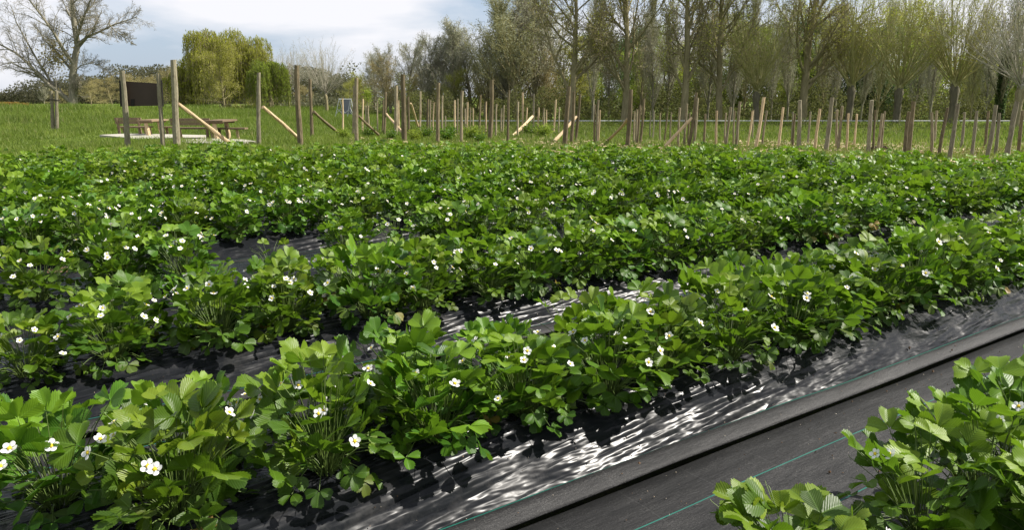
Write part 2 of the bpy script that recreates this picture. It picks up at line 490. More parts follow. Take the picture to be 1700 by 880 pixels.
BEDS = []
k = 0
while True:
    c = (.60, 2.335, 3.87, 5.28)[k] if k < 4 else 5.28 + 1.46 * (k - 3)
    r = clip_line(c)
    if r is None or r[1] - r[0] < .6: break
    BEDS.append((c, r)); k += 1
BEDORD = [ordn(i + 1) for i in range(len(BEDS))]
for i, (c, (s0, s1)) in enumerate(BEDS):
    xs = np.arange(s0 - .3, s1 + .3, .06 if i < 4 else .15)
    prof = [(-HALF - .01, .012), (-HALF + .02, .035), (-.43, .075), (-.37, .125), (-.31, .165), (-.25, .188), (-.17, .198), (-.08, .203), (0, .205),
            (.08, .203), (.17, .198), (.25, .188), (.31, .165), (.37, .125), (.43, .075), (HALF - .02, .035), (HALF + .01, .012)]
    o = sheet('plastic_mulch', xs, prof, plastic_mat, .006, i, c)
    tag(o, 'wrinkled shiny black plastic film over the %s bed from the camera' % BEDORD[i], 'mulch sheet', 'plastic mulch sheets over the beds')
    # folded hem of the path fabric along the camera side of the bed
    hem = [(-HALF - .030, -.045), (-HALF - .044, .008), (-HALF - .072, .012), (-HALF - .074, .018), (-HALF - .062, .026), (-HALF - .04, .036), (-HALF - .02, .040), (-HALF + .006, .045), (-HALF + .008, .040)]
    o = sheet('fabric_hem', xs, hem, fabric_mat, .0032, i + 50, c)
    # the hem keeps its own frame so that its green thread lies on the upper edge
    for v in o.data.vertices: v.co.y += HALF
    o.location = (N[0] * (c - HALF), N[1] * (c - HALF), 0)
    tag(o, kind='structure'); o['label'] = 'folded edge of the black path fabric'
# paths between beds
for i in range(len(BEDS)):
    c = BEDS[i][0] - STEP / 2
    s0, s1 = BEDS[i][1]
    xs = np.arange(s0 - .5, s1 + .5, .08 if i < 4 else .25)
    w = STEP / 2 - HALF + .02
    lo = (BEDS[i - 1][0] + HALF - .03 - c) if i else -w
    ys = np.linspace(lo, w - .108, 12)
    prof = [(y, .006 + .012 * (abs(y) / w) ** 3 * (y > 0) + .004 * math.sin(y * 22)) for y in ys] + [(w - .107, -.045)]
    o = sheet('path', xs, prof, fabric_mat, .003, i + 90, c)
    tag(o, 'black woven fabric path between strawberry beds', kind='structure')

# ------------------------------------------------------------------ strawberry plants
def leaflets(mb, pos, Yd, Zd, Ln, Wd, fold, droop, tint, teeth, across, m=0, wave=None):
    """vectorised serrated leaflets. pos,Yd,Zd (n,3); Ln.. (n,)"""
    n = len(pos)
    S_ = 2 * teeth + 1
    u = np.linspace(0, 1, S_)
    w = (u ** .62) * np.sqrt(np.clip(1 - u ** 3.4, 0, 1)); w /= w.max()
    w[-1] = .05; w[0] = .04
    tooth = np.zeros(S_); tooth[1::2] = 1
    amp = np.where(u > .22, .15, .0) * (1.0 if teeth > 3 else .6)
    uu = u[:, None] * np.ones(across)[None]
    vv = np.linspace(-1, 1, across)[None] * np.ones(S_)[:, None]
    edge = (np.abs(vv) > .99)
    ww = w[:, None] * vv
    ww = ww + np.where(edge, np.sign(vv) * (amp * tooth)[:, None], 0)
    yy = uu + np.where(edge, (.075 * tooth * (u > .2))[:, None], 0) + .06 * np.abs(vv) * w[:, None]
    yy = yy - .03 * (np.abs(vv) < .1) * (uu > .99)
    Zd = Zd - Yd * (Zd * Yd).sum(1, keepdims=True); Zd /= np.linalg.norm(Zd, axis=1, keepdims=True)
    Xd = np.cross(Yd, Zd)
    e = lambda a: a[:, None, None]
    hw = e(Wd) * ww[None]
    lx = hw * np.cos(e(fold))
    lz = np.abs(hw) * np.sin(e(fold)) - e(droop * Ln) * (yy[None] ** 2)
    pleat = .012 * np.sin((yy - .35 * np.abs(vv)) * 44)[None] * np.abs(vv)[None]
    ph = rng.uniform(0, 6, n)
    lz = lz + e(Ln) * (pleat + .035 * np.sin(e(ph) + yy[None] * 5 + vv[None] * 2.5) * np.abs(vv)[None])
    ly = e(Ln) * yy[None]
    V = pos[:, None, None] + lx[..., None] * Xd[:, None, None] + ly[..., None] * Yd[:, None, None] + lz[..., None] * Zd[:, None, None]
    k = S_ * across
    i0 = (np.arange(S_ - 1)[:, None] * across + np.arange(across - 1)[None]).ravel()
    f = np.stack([i0, i0 + 1, i0 + across + 1, i0 + across], -1)
    F_ = (f[None] + (np.arange(n) * k)[:, None, None]).reshape(-1, 4)
    uv = np.broadcast_to(np.stack([vv * w[:, None], uu], -1)[None], (n, S_, across, 2)).reshape(-1, 2)
    mb.add(V.reshape(-1, 3), F_, m, np.repeat(tint, k), uv)

def unit(a): return a / (np.linalg.norm(a, axis=-1, keepdims=True) + 1e-9)

def plant_geo(nl, teeth, across, size=1.0, stems=True, r=None, mid_stems=False):
    """returns MB foliage, MB stems, flower anchors"""
    r = r or rng
    fo, st = MB(), MB()
    i = np.arange(nl)
    q = (i + .5) / nl
    az = i * 2.39996 + r.uniform(-.5, .5, nl)
    th = np.radians(7 + 86 * q ** .85) + r.uniform(-.14, .14, nl)     # lean of the petiole from vertical
    pl = (r.uniform(.18, .30, nl) * (1.08 - .10 * q)) * size
    pl *= np.where((q > .22) & (r.random(nl) < .58), r.uniform(.40, .85, nl), 1)
    low = q > .72
    pl[low] *= r.uniform(.62, 1.05, low.sum())
    out = np.stack([np.cos(az), np.sin(az), np.zeros(nl)], -1)
    up = np.array([0, 0, 1.0])
    base = out * r.uniform(.01, .045, nl)[:, None]
    mid = base + pl[:, None] * .5 * (out * np.sin(th * .6)[:, None] + up * np.cos(th * .6)[:, None])
    tip = mid + pl[:, None] * .55 * (out * np.sin(th * 1.15)[:, None] + up * np.cos(th * 1.15)[:, None])
    rt = np.hypot(tip[:, 0], tip[:, 1]); tip[:, 2] = np.maximum(tip[:, 2], .015 - np.clip(rt - .10, 0, .2) * .75)
    side = np.cross(up, out)
    tilt = np.where(low, r.uniform(-1.0, -.15, nl), r.uniform(-.35, .95, nl))   # pointing angle above horizontal
    tilt = np.where(q < .45, r.uniform(.2, 1.3, nl), tilt)
    yaw = r.uniform(-.7, .7, nl)
    o2 = unit(out * np.cos(yaw)[:, None] + side * np.sin(yaw)[:, None])
    Yd = unit(o2 * np.cos(tilt)[:, None] + up * np.sin(tilt)[:, None])
    roll = r.uniform(-.5, .5, nl)
    Z0 = unit(up * np.cos(tilt)[:, None] - o2 * np.sin(tilt)[:, None])
    X0 = np.cross(Yd, Z0)
    Zd = unit(Z0 * np.cos(roll)[:, None] + X0 * np.sin(roll)[:, None]); X0 = np.cross(Yd, Zd)
    Ln = r.uniform(.047, .082, nl) * size * np.where(low, .78, 1.0) * np.where(r.random(nl) < .2, .72, 1)
    tn = np.clip(.60 - .30 * (q - .2) + r.normal(0, .19, nl), .12, 1)
    tn = np.where((q > .78) & (r.random(nl) < .07), r.uniform(0, .10, nl), tn)
    tn = np.where((q < .2) & (r.random(nl) < .5), r.uniform(.8, 1, nl), tn)
    pos, yd, zd, ln, wd, fd, dr, tt = [], [], [], [], [], [], [], []
    for s, ang, sc in ((0, 0, 1.0), (-1, 1.22, .93), (1, 1.22, .93)):
        a_ = ang * s + r.uniform(-.12, .12, nl)
        y_ = unit(Yd * np.cos(a_)[:, None] + X0 * np.sin(a_)[:, None])
        # side leaflets lift a little so that the leaf is cupped
        y_ = unit(y_ + Zd * (r.uniform(-.1, .35, nl) * (abs(s) * .8 + .1))[:, None])
        pos.append(tip + y_ * .004); yd.append(y_); zd.append(Zd); ln.append(Ln * sc); wd.append(Ln * sc * r.uniform(.40, .50, nl))
        fd.append(r.uniform(.05, .62, nl)); dr.append(r.uniform(-.05, .32, nl)); tt.append(tn + r.uniform(-.04, .04, nl))
    leaflets(fo, np.concatenate(pos), np.concatenate(yd), np.concatenate(zd), np.concatenate(ln), np.concatenate(wd),
             np.concatenate(fd), np.concatenate(dr), np.clip(np.concatenate(tt), 0, 1), teeth, across)
    if stems or mid_stems:
        if mid_stems: st = fo
        polys = [np.array([base[j], (base[j] + mid[j]) / 2 + up * .006, mid[j], (mid[j] + tip[j]) / 2 + up * .008, tip[j]]) for j in range(nl)]
        st.tubes(polys, [np.array([.0022, .002, .0018, .0016, .0013]) * size] * nl, 4 if teeth > 4 else 3, tint=(r.random(nl) if not mid_stems else .3))
    # flower anchors: (pos, normal)
    fl = []
    for j in range(12):
        a_ = j * 2.39996 + r.uniform(-.35, .35)
        rad = r.uniform(.13, .29) * size; h = (.335 * math.sqrt(max(.05, 1 - (rad / .38) ** 2)) + r.uniform(-.06, .015)) * size
        o_ = np.array([math.cos(a_), math.sin(a_), 0])
        nrm = unit(o_ * r.uniform(.3, 1.0) + up * r.uniform(.4, 1.0))
        p_ = o_ * rad + up * h
        fl.append((p_, nrm))
    if stems:
        for p_, nrm in fl:
            b_ = np.array([p_[0] * .1, p_[1] * .1, 0]); m_ = np.array([p_[0] * .55, p_[1] * .55, p_[2] * .72])
            st.tubes([np.array([b_, m_, p_ - nrm * .012, p_ - nrm * .003])], [np.array([.0018, .0016, .0013, .0012])], 3, tint=.8)
    return fo, st, fl

def flower_geo(detail=True, r=rng, rad=.0185):
    pet, cen = MB(), MB()
    for k_ in range(5):
        a_ = k_ * 2 * math.pi / 5 + r.uniform(-.1, .1)
        cu = r.uniform(.001, .006)
        nr, na = (5, 7) if detail else (3, 4)
        rr_ = np.linspace(.12, 1, nr); V = []
        for q in rr_:
            half = .66 * math.sin(math.pi * min(q * .62 + .05, 1)) * (1 if q < .95 else .72)
            for t in np.linspace(-1, 1, na):
                rad_ = rad * q * (1 - .10 * t * t * q)
                an = a_ + t * half * .92
                V.append([rad_ * math.cos(an), rad_ * math.sin(an), cu * q * q * 1.2 - .0015 * t * t + .0004 * k_])
        i0 = (np.arange(nr - 1)[:, None] * na + np.arange(na - 1)[None]).ravel()
        pet.add(np.array(V), np.stack([i0, i0 + 1, i0 + na + 1, i0 + na], -1))
    ns = 8 if detail else 5
    V = []; rings = [(1, 0), (.95, .5), (.6, .9)] if detail else [(1, 0), (.7, .8)]
    for q, h in rings:
        for t in range(ns):
            an = t * 2 * math.pi / ns; V.append([.30 * rad * q * math.cos(an), .30 * rad * q * math.sin(an), .001 + h * .0042])
    V.append([0, 0, .0055]); V = np.array(V)
    Fq = []
    for k_ in range(len(rings) - 1):
        for t in range(ns): Fq.append([k_ * ns + t, k_ * ns + (t + 1) % ns, (k_ + 1) * ns + (t + 1) % ns, (k_ + 1) * ns + t])
    Ft = [[(len(rings) - 1) * ns + t, (len(rings) - 1) * ns + (t + 1) % ns, len(V) - 1] for t in range(ns)]
    cen.add(V, [np.array(Fq), np.array(Ft)])
    return pet, cen
def xf(V, p, nrm, spin=0, sc=1.0):
    z = unit(np.array(nrm, float)); x = unit(np.cross([0.3, 1, .1], z)); y = np.cross(z, x)
    x2 = x * math.cos(spin) + y * math.sin(spin); y2 = np.cross(z, x2)
    return np.asarray(p) + sc * (V[:, :1] * x2 + V[:, 1:2] * y2 + V[:, 2:] * z)

# near prototypes: separate meshes for foliage, stems; flower meshes
NEAR = []
for i in range(9):
    fo, st, fl = plant_geo([80, 86, 74, 88, 78, 90, 76, 84, 30][i], 8, 5, 1.0 if i < 8 else .8)
    fm = fo.build('foliage', straw_leaf, smooth=True); sm_ = st.build('stems', stem_mat, smooth=True)
    NEAR.append((fm.data, sm_.data, fl)); bpy.data.objects.remove(fm); bpy.data.objects.remove(sm_)
FLOW = []
for i in range(3):
    a_, b_ = flower_geo(True)
    x1 = a_.build('flower', petal_mat, smooth=True); x2 = b_.build('flower_centre', centre_mat, smooth=True)
    FLOW.append((x1.data, x2.data)); bpy.data.objects.remove(x1); bpy.data.objects.remove(x2)
# middle prototypes: one mesh, flowers inside
pet_lo, cen_lo = flower_geo(False, rad=.020)
petV = np.concatenate(pet_lo.V); cenV = np.concatenate(cen_lo.V)
def add_flower(mb, p, nrm, sc=1.0):
    mb.add(xf(petV, p, nrm, rng.uniform(0, 6), sc), [f for f in pet_lo.F], 1)
    mb.add(xf(cenV, p, nrm, 0, sc), [f for f in cen_lo.F], 2)
MIDL = []
for i in range(12):
    fo, st, fl = plant_geo(70 if i % 4 else 60, 4, 3, 1.0, stems=False, mid_stems=True)
    o = fo.build('strawberry_plant', straw_leaf_far, smooth=True)
    MIDL.append((o.data, fl)); bpy.data.objects.remove(o)
FARL = []
for i in range(6):
    fo, st, fl = plant_geo(48, 2, 3, 1.0, stems=False)
    for p_, nrm in fl[:[0, 1, 0, 1, 0, 0][i]]: add_flower(fo, p_, nrm)
    FARL.append(fo)

# gaps seen in the photograph
GAPS = [(P(450, 446, .2), .42), (P(108, 449, .2), .38), (P(672, 428, .2), .36), (P(510, 590, .1), .10), (P(960, 505, .2), .16),
        (P(1215, 460, .2), .16), (P(1690, 590, .2), .0)]
plants = []
for bi, (c, (s0, s1)) in enumerate(BEDS):
    for side in (0, 1):
        off = (-.225, .03)[side] if bi else (-.08, .25)[side]
        s = s0 + .1 + side * .05
        while s < s1 - .05:
            ss = s + rng.uniform(-.05, .05); cc = c + off + rng.uniform(-.03, .03)
            x, y = D * ss + N * cc
            s += .385
            if math.hypot(x, y) < 1.15: continue
            if bi == 0 and ss < 3.0: continue
            if any(math.hypot(x - g.x, y - g.y) < rr_ for g, rr_ in GAPS): continue
            if rng.random() < (.03 if bi < 3 else .07): continue
            plants.append(dict(x=float(x), y=float(y), bed=bi, side=side, s=ss))
for side_, ss, dn in ((1, 1.43, .30), (1, 1.93, .26), (1, 2.22, .24), (1, 2.52, .27), (1, 2.84, .25), (0, 2.0, -.06), (0, 2.34, -.08), (0, 2.66, -.05), (0, 2.95, -.07)):
    x, y = D * ss + N * (BEDS[0][0] + dn)
    plants.append(dict(x=float(x), y=float(y), bed=0, side=side_, s=ss))
for p_ in plants:
    px, py = proj(p_['x'], p_['y'], .35); d_ = math.hypot(p_['x'], p_['y'])
    m_ = 330 / max(d_, .5)
    p_['px'], p_['py'], p_['d'] = px, py, d_
    p_['vis'] = (-m_ < px < 1700 + m_) and (py < 880 + m_ * 1.2) and p_['y'] > .6
vis = sorted([p_ for p_ in plants if p_['vis']], key=lambda q: q['d'])
indiv = vis[:300]; rest = vis[300:] + [p_ for p_ in plants if not p_['vis'] and p_['d'] > 1.3 and p_['y'] > .3]
ORDER = {}
def facing(fl, rz):
    def key(f):
        a_ = math.atan2(f[0][1], f[0][0]) + rz
        return math.sin(a_) + rng.uniform(-.8, .8)
    return sorted(fl, key=key)
fb = MB(); fb.add(petV, pet_lo.F, 0); fb.add(cenV, cen_lo.F, 1)
_f = fb.build('flower', [petal_mat, centre_mat], smooth=True); FLOW_LO = _f.data; bpy.data.objects.remove(_f)
for p_ in sorted(indiv, key=lambda q: q['s']):
    kx = (p_['bed'], p_['side']); ORDER[kx] = ORDER.get(kx, 0) + 1; p_['ord'] = ORDER[kx]
GROUP = 'strawberry plants in rows on the raised beds'
for i, p_ in enumerate(indiv):
    left = 1 - max(0, min(1, p_['px'] / 1700))
    sc = rng.uniform(.79, .98) - .02 * (p_['bed'] == 0); rz = rng.uniform(0, 6.28)
    lab = '%s strawberry plant, %s from the left in %s row of %s bed from camera'
    pt = rng.integers(0, 8)
    if p_['bed'] == 3 and rng.random() < .1: pt = 8
    nf = 0
    if i < 150:
        nf = int(np.clip(rng.poisson(2.2 + 13 * max(0, left - .35) if p_['bed'] < 3 else 1.8 + 6.0 * left), 0, 12))
        o = empty('strawberry_plant')
        fm, smesh, fl = NEAR[pt]
        f = bpy.data.objects.new('foliage', fm); C.objects.link(f); f.parent = o
        if i < 110:
            g = bpy.data.objects.new('stems', smesh); C.objects.link(g); g.parent = o
        for p3, nrm in facing(fl, rz)[:nf]:
            a_, b_ = FLOW[rng.integers(0, 3)]
            fo_ = bpy.data.objects.new('flower', a_); C.objects.link(fo_); fo_.parent = o
            fo_.location = p3; fo_.rotation_euler = Vector(nrm).to_track_quat('Z', 'Y').to_euler()
            fo_.scale = [rng.uniform(.8, 1.12)] * 3
            fc = bpy.data.objects.new('flower_centre', b_); C.objects.link(fc); fc.parent = fo_
        adj = 'leafy' if nf == 0 else ('white-flowered' if nf < 3 else 'many-flowered')
    else:
        q = rng.random(); w = -.02 + .62 * left
        fm, fl = MIDL[rng.integers(0, 12)]
        o = bpy.data.objects.new('strawberry_plant', fm); C.objects.link(o)
        if q <= w:
            for p3, nrm in facing(fl, rz)[:rng.integers(1, 4 + int(2 * left))]:
                fo_ = bpy.data.objects.new('flower', FLOW_LO); C.objects.link(fo_); fo_.parent = o
                fo_.location = p3; fo_.rotation_euler = Vector(nrm).to_track_quat('Z', 'Y').to_euler()
        adj = 'dense green' if q > w else 'green flowering'
    o.location = (p_['x'], p_['y'], .195); o.rotation_euler = (rng.uniform(-.08, .08), rng.uniform(-.08, .08), rz)
    o.scale = (sc, sc, sc * (rng.uniform(1.02, 1.26) if p_['bed'] else (.92 if p_['s'] < 1.6 else 1.08)))
    tag(o, lab % (adj, ordn(p_['ord']), 'near' if p_['side'] == 0 else 'far', BEDORD[p_['bed']]), 'strawberry plant', GROUP)
mb = MB()
for p_ in rest:
    f = FARL[rng.integers(0, 6)]
    a_ = rng.uniform(0, 6.28); sc = rng.uniform(.72, .95)
    R = np.array([[math.cos(a_), -math.sin(a_), 0], [math.sin(a_), math.cos(a_), 0], [0, 0, 1]]) * sc
    base = mb.n
    V = np.concatenate(f.V) @ R.T + [p_['x'], p_['y'], .195]
    mb.V.append(V); mb.T.append(np.concatenate(f.T) + rng.uniform(-.12, .12)); mb.U.append(np.concatenate(f.U))
    mb.F += [q + base for q in f.F]; mb.M += f.M; mb.n += len(V)
o = mb.build('strawberry_rows', [straw_leaf_far, petal_mat, centre_mat], smooth=True)
tag(o, 'merged far rows of strawberry plants', 'strawberry plants', kind='stuff')
print('plants', len(plants), 'vis', len(vis), 'rest', len(rest))

# soil crumbs and withered bits on film and fabric
def soil_material():
    M = Mat('soil_crumbs'); return M.done(M.pbr(M.ramp(M.attr(), [(0, (.05, .035, .025)), (.6, (.16, .10, .06)), (1, (.45, .40, .33))]), .95, .1))
mb = MB()
ico = np.array([[1, 0, 0], [-1, 0, 0], [0, 1, 0], [0, -1, 0], [0, 0, 1], [0, 0, -1]], float)
icf = np.array([[0, 2, 4], [2, 1, 4], [1, 3, 4], [3, 0, 4], [2, 0, 5], [1, 2, 5], [3, 1, 5], [0, 3, 5]])
for i in range(3200):
    bi = rng.integers(0, 3); c = BEDS[bi][0]
    s_ = rng.uniform(-2.5, 5) ; yy = rng.uniform(-1.2, -.25) if rng.random() < .8 else rng.uniform(-.25, .25)
    if bi == 0: continue
    z = .012
    if abs(yy) < HALF: z = np.interp(abs(yy), [0, .25, .37, HALF], [.208, .192, .13, .045])
    elif yy > -HALF - .06: z = .04
    elif yy > -HALF - .11: continue
    x, y = D * s_ + N * (c + yy)
    sz = rng.uniform(.0012, .0035) if rng.random() < .93 else rng.uniform(.004, .010)
    mb.add(ico * sz * rng.uniform(.5, 1.3, (6, 3)) + [x, y, z], icf, 0, rng.random())
for g in GAPS[:3]:                       # heaps of soil and withered leaves in the gaps of the rows
    for i in range(160):
        a_ = rng.uniform(0, 6.28); r_ = abs(rng.normal(0, .06))
        mb.add(ico * rng.uniform(.004, .016) * rng.uniform(.4, 1.4, (6, 3)) + [g[0].x + r_ * math.cos(a_), g[0].y + r_ * math.sin(a_), .205], icf, 0, rng.uniform(0, .7))
tag(mb.build('soil_crumbs', soil_material()), 'crumbs of soil scattered on film and fabric', 'soil crumbs', kind='stuff')

# small weak plants in the gaps
def small_plant(g, lab):
    fo, st, fl = plant_geo(8, 6, 5, .55)
    o = empty('seedling', (g.x, g.y, .2))
    fo.build('foliage', straw_leaf, o, smooth=True); st.build('stems', stem_mat, o, smooth=True)
    tag(o, lab, 'strawberry plant')
small_plant(GAPS[0][0], 'tiny weak strawberry plant alone in a wide gap of bare black film')
small_plant(GAPS[2][0], 'small sparse strawberry plant with withered brown leaves below, at a gap')

# ------------------------------------------------------------------ grass and weeds
def blades(name, xy, h, w, lab, cat, tintc, mat=grass_mat, leany=.5):
    n = len(xy); z = ground_z(xy[:, 0], xy[:, 1]) - .03
    a_ = rng.uniform(0, 6.28, n); la = rng.uniform(0, 6.28, n); ll = np.abs(rng.normal(0, leany, n)) * h
    sx = np.stack([np.cos(a_), np.sin(a_)], -1) * (w / 2)[:, None]
    V = np.zeros((n, 3, 3))
    V[:, 0, :2] = xy - sx; V[:, 1, :2] = xy + sx; V[:, 2, :2] = xy + np.stack([np.cos(la), np.sin(la)], -1) * ll[:, None]
    V[:, 0, 2] = z; V[:, 1, 2] = z; V[:, 2, 2] = z + h
    me = mesh(name, V.reshape(-1, 3), [np.arange(n * 3).reshape(-1, 3)], [mat], tint=np.repeat(np.clip(tintc, 0, 1), 3))
    o = bpy.data.objects.new(name, me); C.objects.link(o); tag(o, lab, cat, kind='stuff'); return o
def fnoise(x, y, s=1.0):
    return (np.sin(x * 1.3 * s + 2 * np.sin(y * .7 * s)) + np.sin(y * 1.7 * s + 1.5 * np.sin(x * .9 * s + 1)) + np.sin((x + y) * 2.9 * s) * .5) / 2.5
def polar(n, a0, a1, r0, r1):
    a_ = rng.uniform(a0, a1, n); r_ = np.exp(rng.uniform(math.log(r0), math.log(r1), n))
    return np.stack([np.sin(a_) * r_, np.cos(a_) * r_], -1), r_
xy, r_ = polar(230000, math.radians(-42), math.radians(-1), 13.5, 75)
out = (xy[:, 1] > 13.0 + (xy[:, 0] + 9) * .75) | (xy[:, 0] < -9.2)
keep = out & ((xy[:, 1] > 18.5) | (xy[:, 0] < -8.4)) & (xy[:, 1] - 9.0 > (xy[:, 0] + 14.5) * .745)
xy, r_ = xy[keep], r_[keep]
pad = (np.abs(xy[:, 0] + 12.4) < 3.4) & (np.abs(xy[:, 1] - 27.2) < 3.6)
nz = fnoise(xy[:, 0], xy[:, 1], .8)
tall = np.clip(.5 + .45 * fnoise(xy[:, 0] * .30, xy[:, 1] * .4) + .35 * fnoise(xy[:, 0] * 1.1 + 5, xy[:, 1] * .7), 0, 1.2)
h = (.05 + .12 * rng.random(len(xy)) + .26 * tall * sm(26, 44, r_)) * (1 + .3 * nz) * (1 + .4 * sm(28, 60, r_)) * np.where(pad, .5, 1)
w = .006 + .0009 * r_
t_ = .80 + .17 * nz + rng.normal(0, .16, len(xy)) - .34 * tall * sm(18, 34, r_) + .12 * fnoise(xy[:, 0] * .25 + 2, xy[:, 1] * .2)
t_ = np.where(rng.random(len(xy)) < .03, .04, t_)
blades('meadow_grass', xy, h, w, 'green meadow grass left of the strawberry field', 'grass', t_)
xy, r_ = polar(210000, math.radians(-6), math.radians(44), 15.5, 50)
band = xy[:, 1] + .12 * xy[:, 0]
keep = (xy[:, 1] + .45 * np.clip(xy[:, 0], 0, 30) > 16.4)
bare = (band < 25.5) & (rng.random(len(xy)) < (.34 + .10 * sm(3, 9, xy[:, 0])) )
keep &= ~bare
xy, r_, band = xy[keep], r_[keep], band[keep]
nz = fnoise(xy[:, 0], xy[:, 1], .9)
bank = sm(25, 28.5, band)
clump = .5 + .5 * fnoise(xy[:, 0] * 1.9 + 3, xy[:, 1] * .8, .8)
h = (.04 + .12 * rng.random(len(xy)) * (1 + nz * .5)) * (1 - bank) + bank * (.08 + .46 * clump * rng.random(len(xy)) * (1 + .35 * nz))
w = .006 + .0009 * r_
t_ = .50 + .16 * nz + rng.normal(0, .18, len(xy)) - bank * (.04 + .22 * clump)
t_ = np.where((rng.random(len(xy)) < .22 - .16 * bank), .03, t_)
blades('rough_grass', xy, h, w, 'rough grass and weeds among the stakes and on the bank', 'grass', t_)

# straw scattered under the stakes
n = 10000
xy, r_ = polar(n, math.radians(-12), math.radians(40), 15.6, 25)
k_ = (fnoise(xy[:, 0] * .8, xy[:, 1] * 1.6, 1.0) > .05) & (xy[:, 1] + .45 * np.clip(xy[:, 0], 0, 30) > 16.4)
xy = xy[k_]; n = len(xy)
a_ = rng.uniform(0, 3.14, n); L_ = rng.uniform(.04, .14, n); dxy = np.stack([np.cos(a_), np.sin(a_)], -1)
V = np.zeros((n, 4, 3)); perp = np.stack([-dxy[:, 1], dxy[:, 0]], -1) * .011
z = ground_z(xy[:, 0], xy[:, 1]) + rng.uniform(0, .05, n)
for j, (sa, sb) in enumerate(((-1, -1), (1, -1), (1, 1), (-1, 1))):
    V[:, j, :2] = xy + dxy * L_[:, None] * sa * .5 + perp * sb; V[:, j, 2] = z + sa * rng.uniform(-.02, .02, n) + .006 * (sb > 0)
M = Mat('straw'); straw_mat = M.done(M.pbr(M.ramp(M.attr(), [(0, (.30, .21, .12)), (1, (.58, .47, .30))]), .8, .2))
me = mesh('straw', V.reshape(-1, 3), [np.arange(n * 4).reshape(-1, 4)], [straw_mat], tint=np.repeat(rng.random(n), 4))
o = bpy.data.objects.new('straw', me); C.objects.link(o); tag(o, 'dry straw litter on the ground below the stakes', 'straw', kind='stuff')

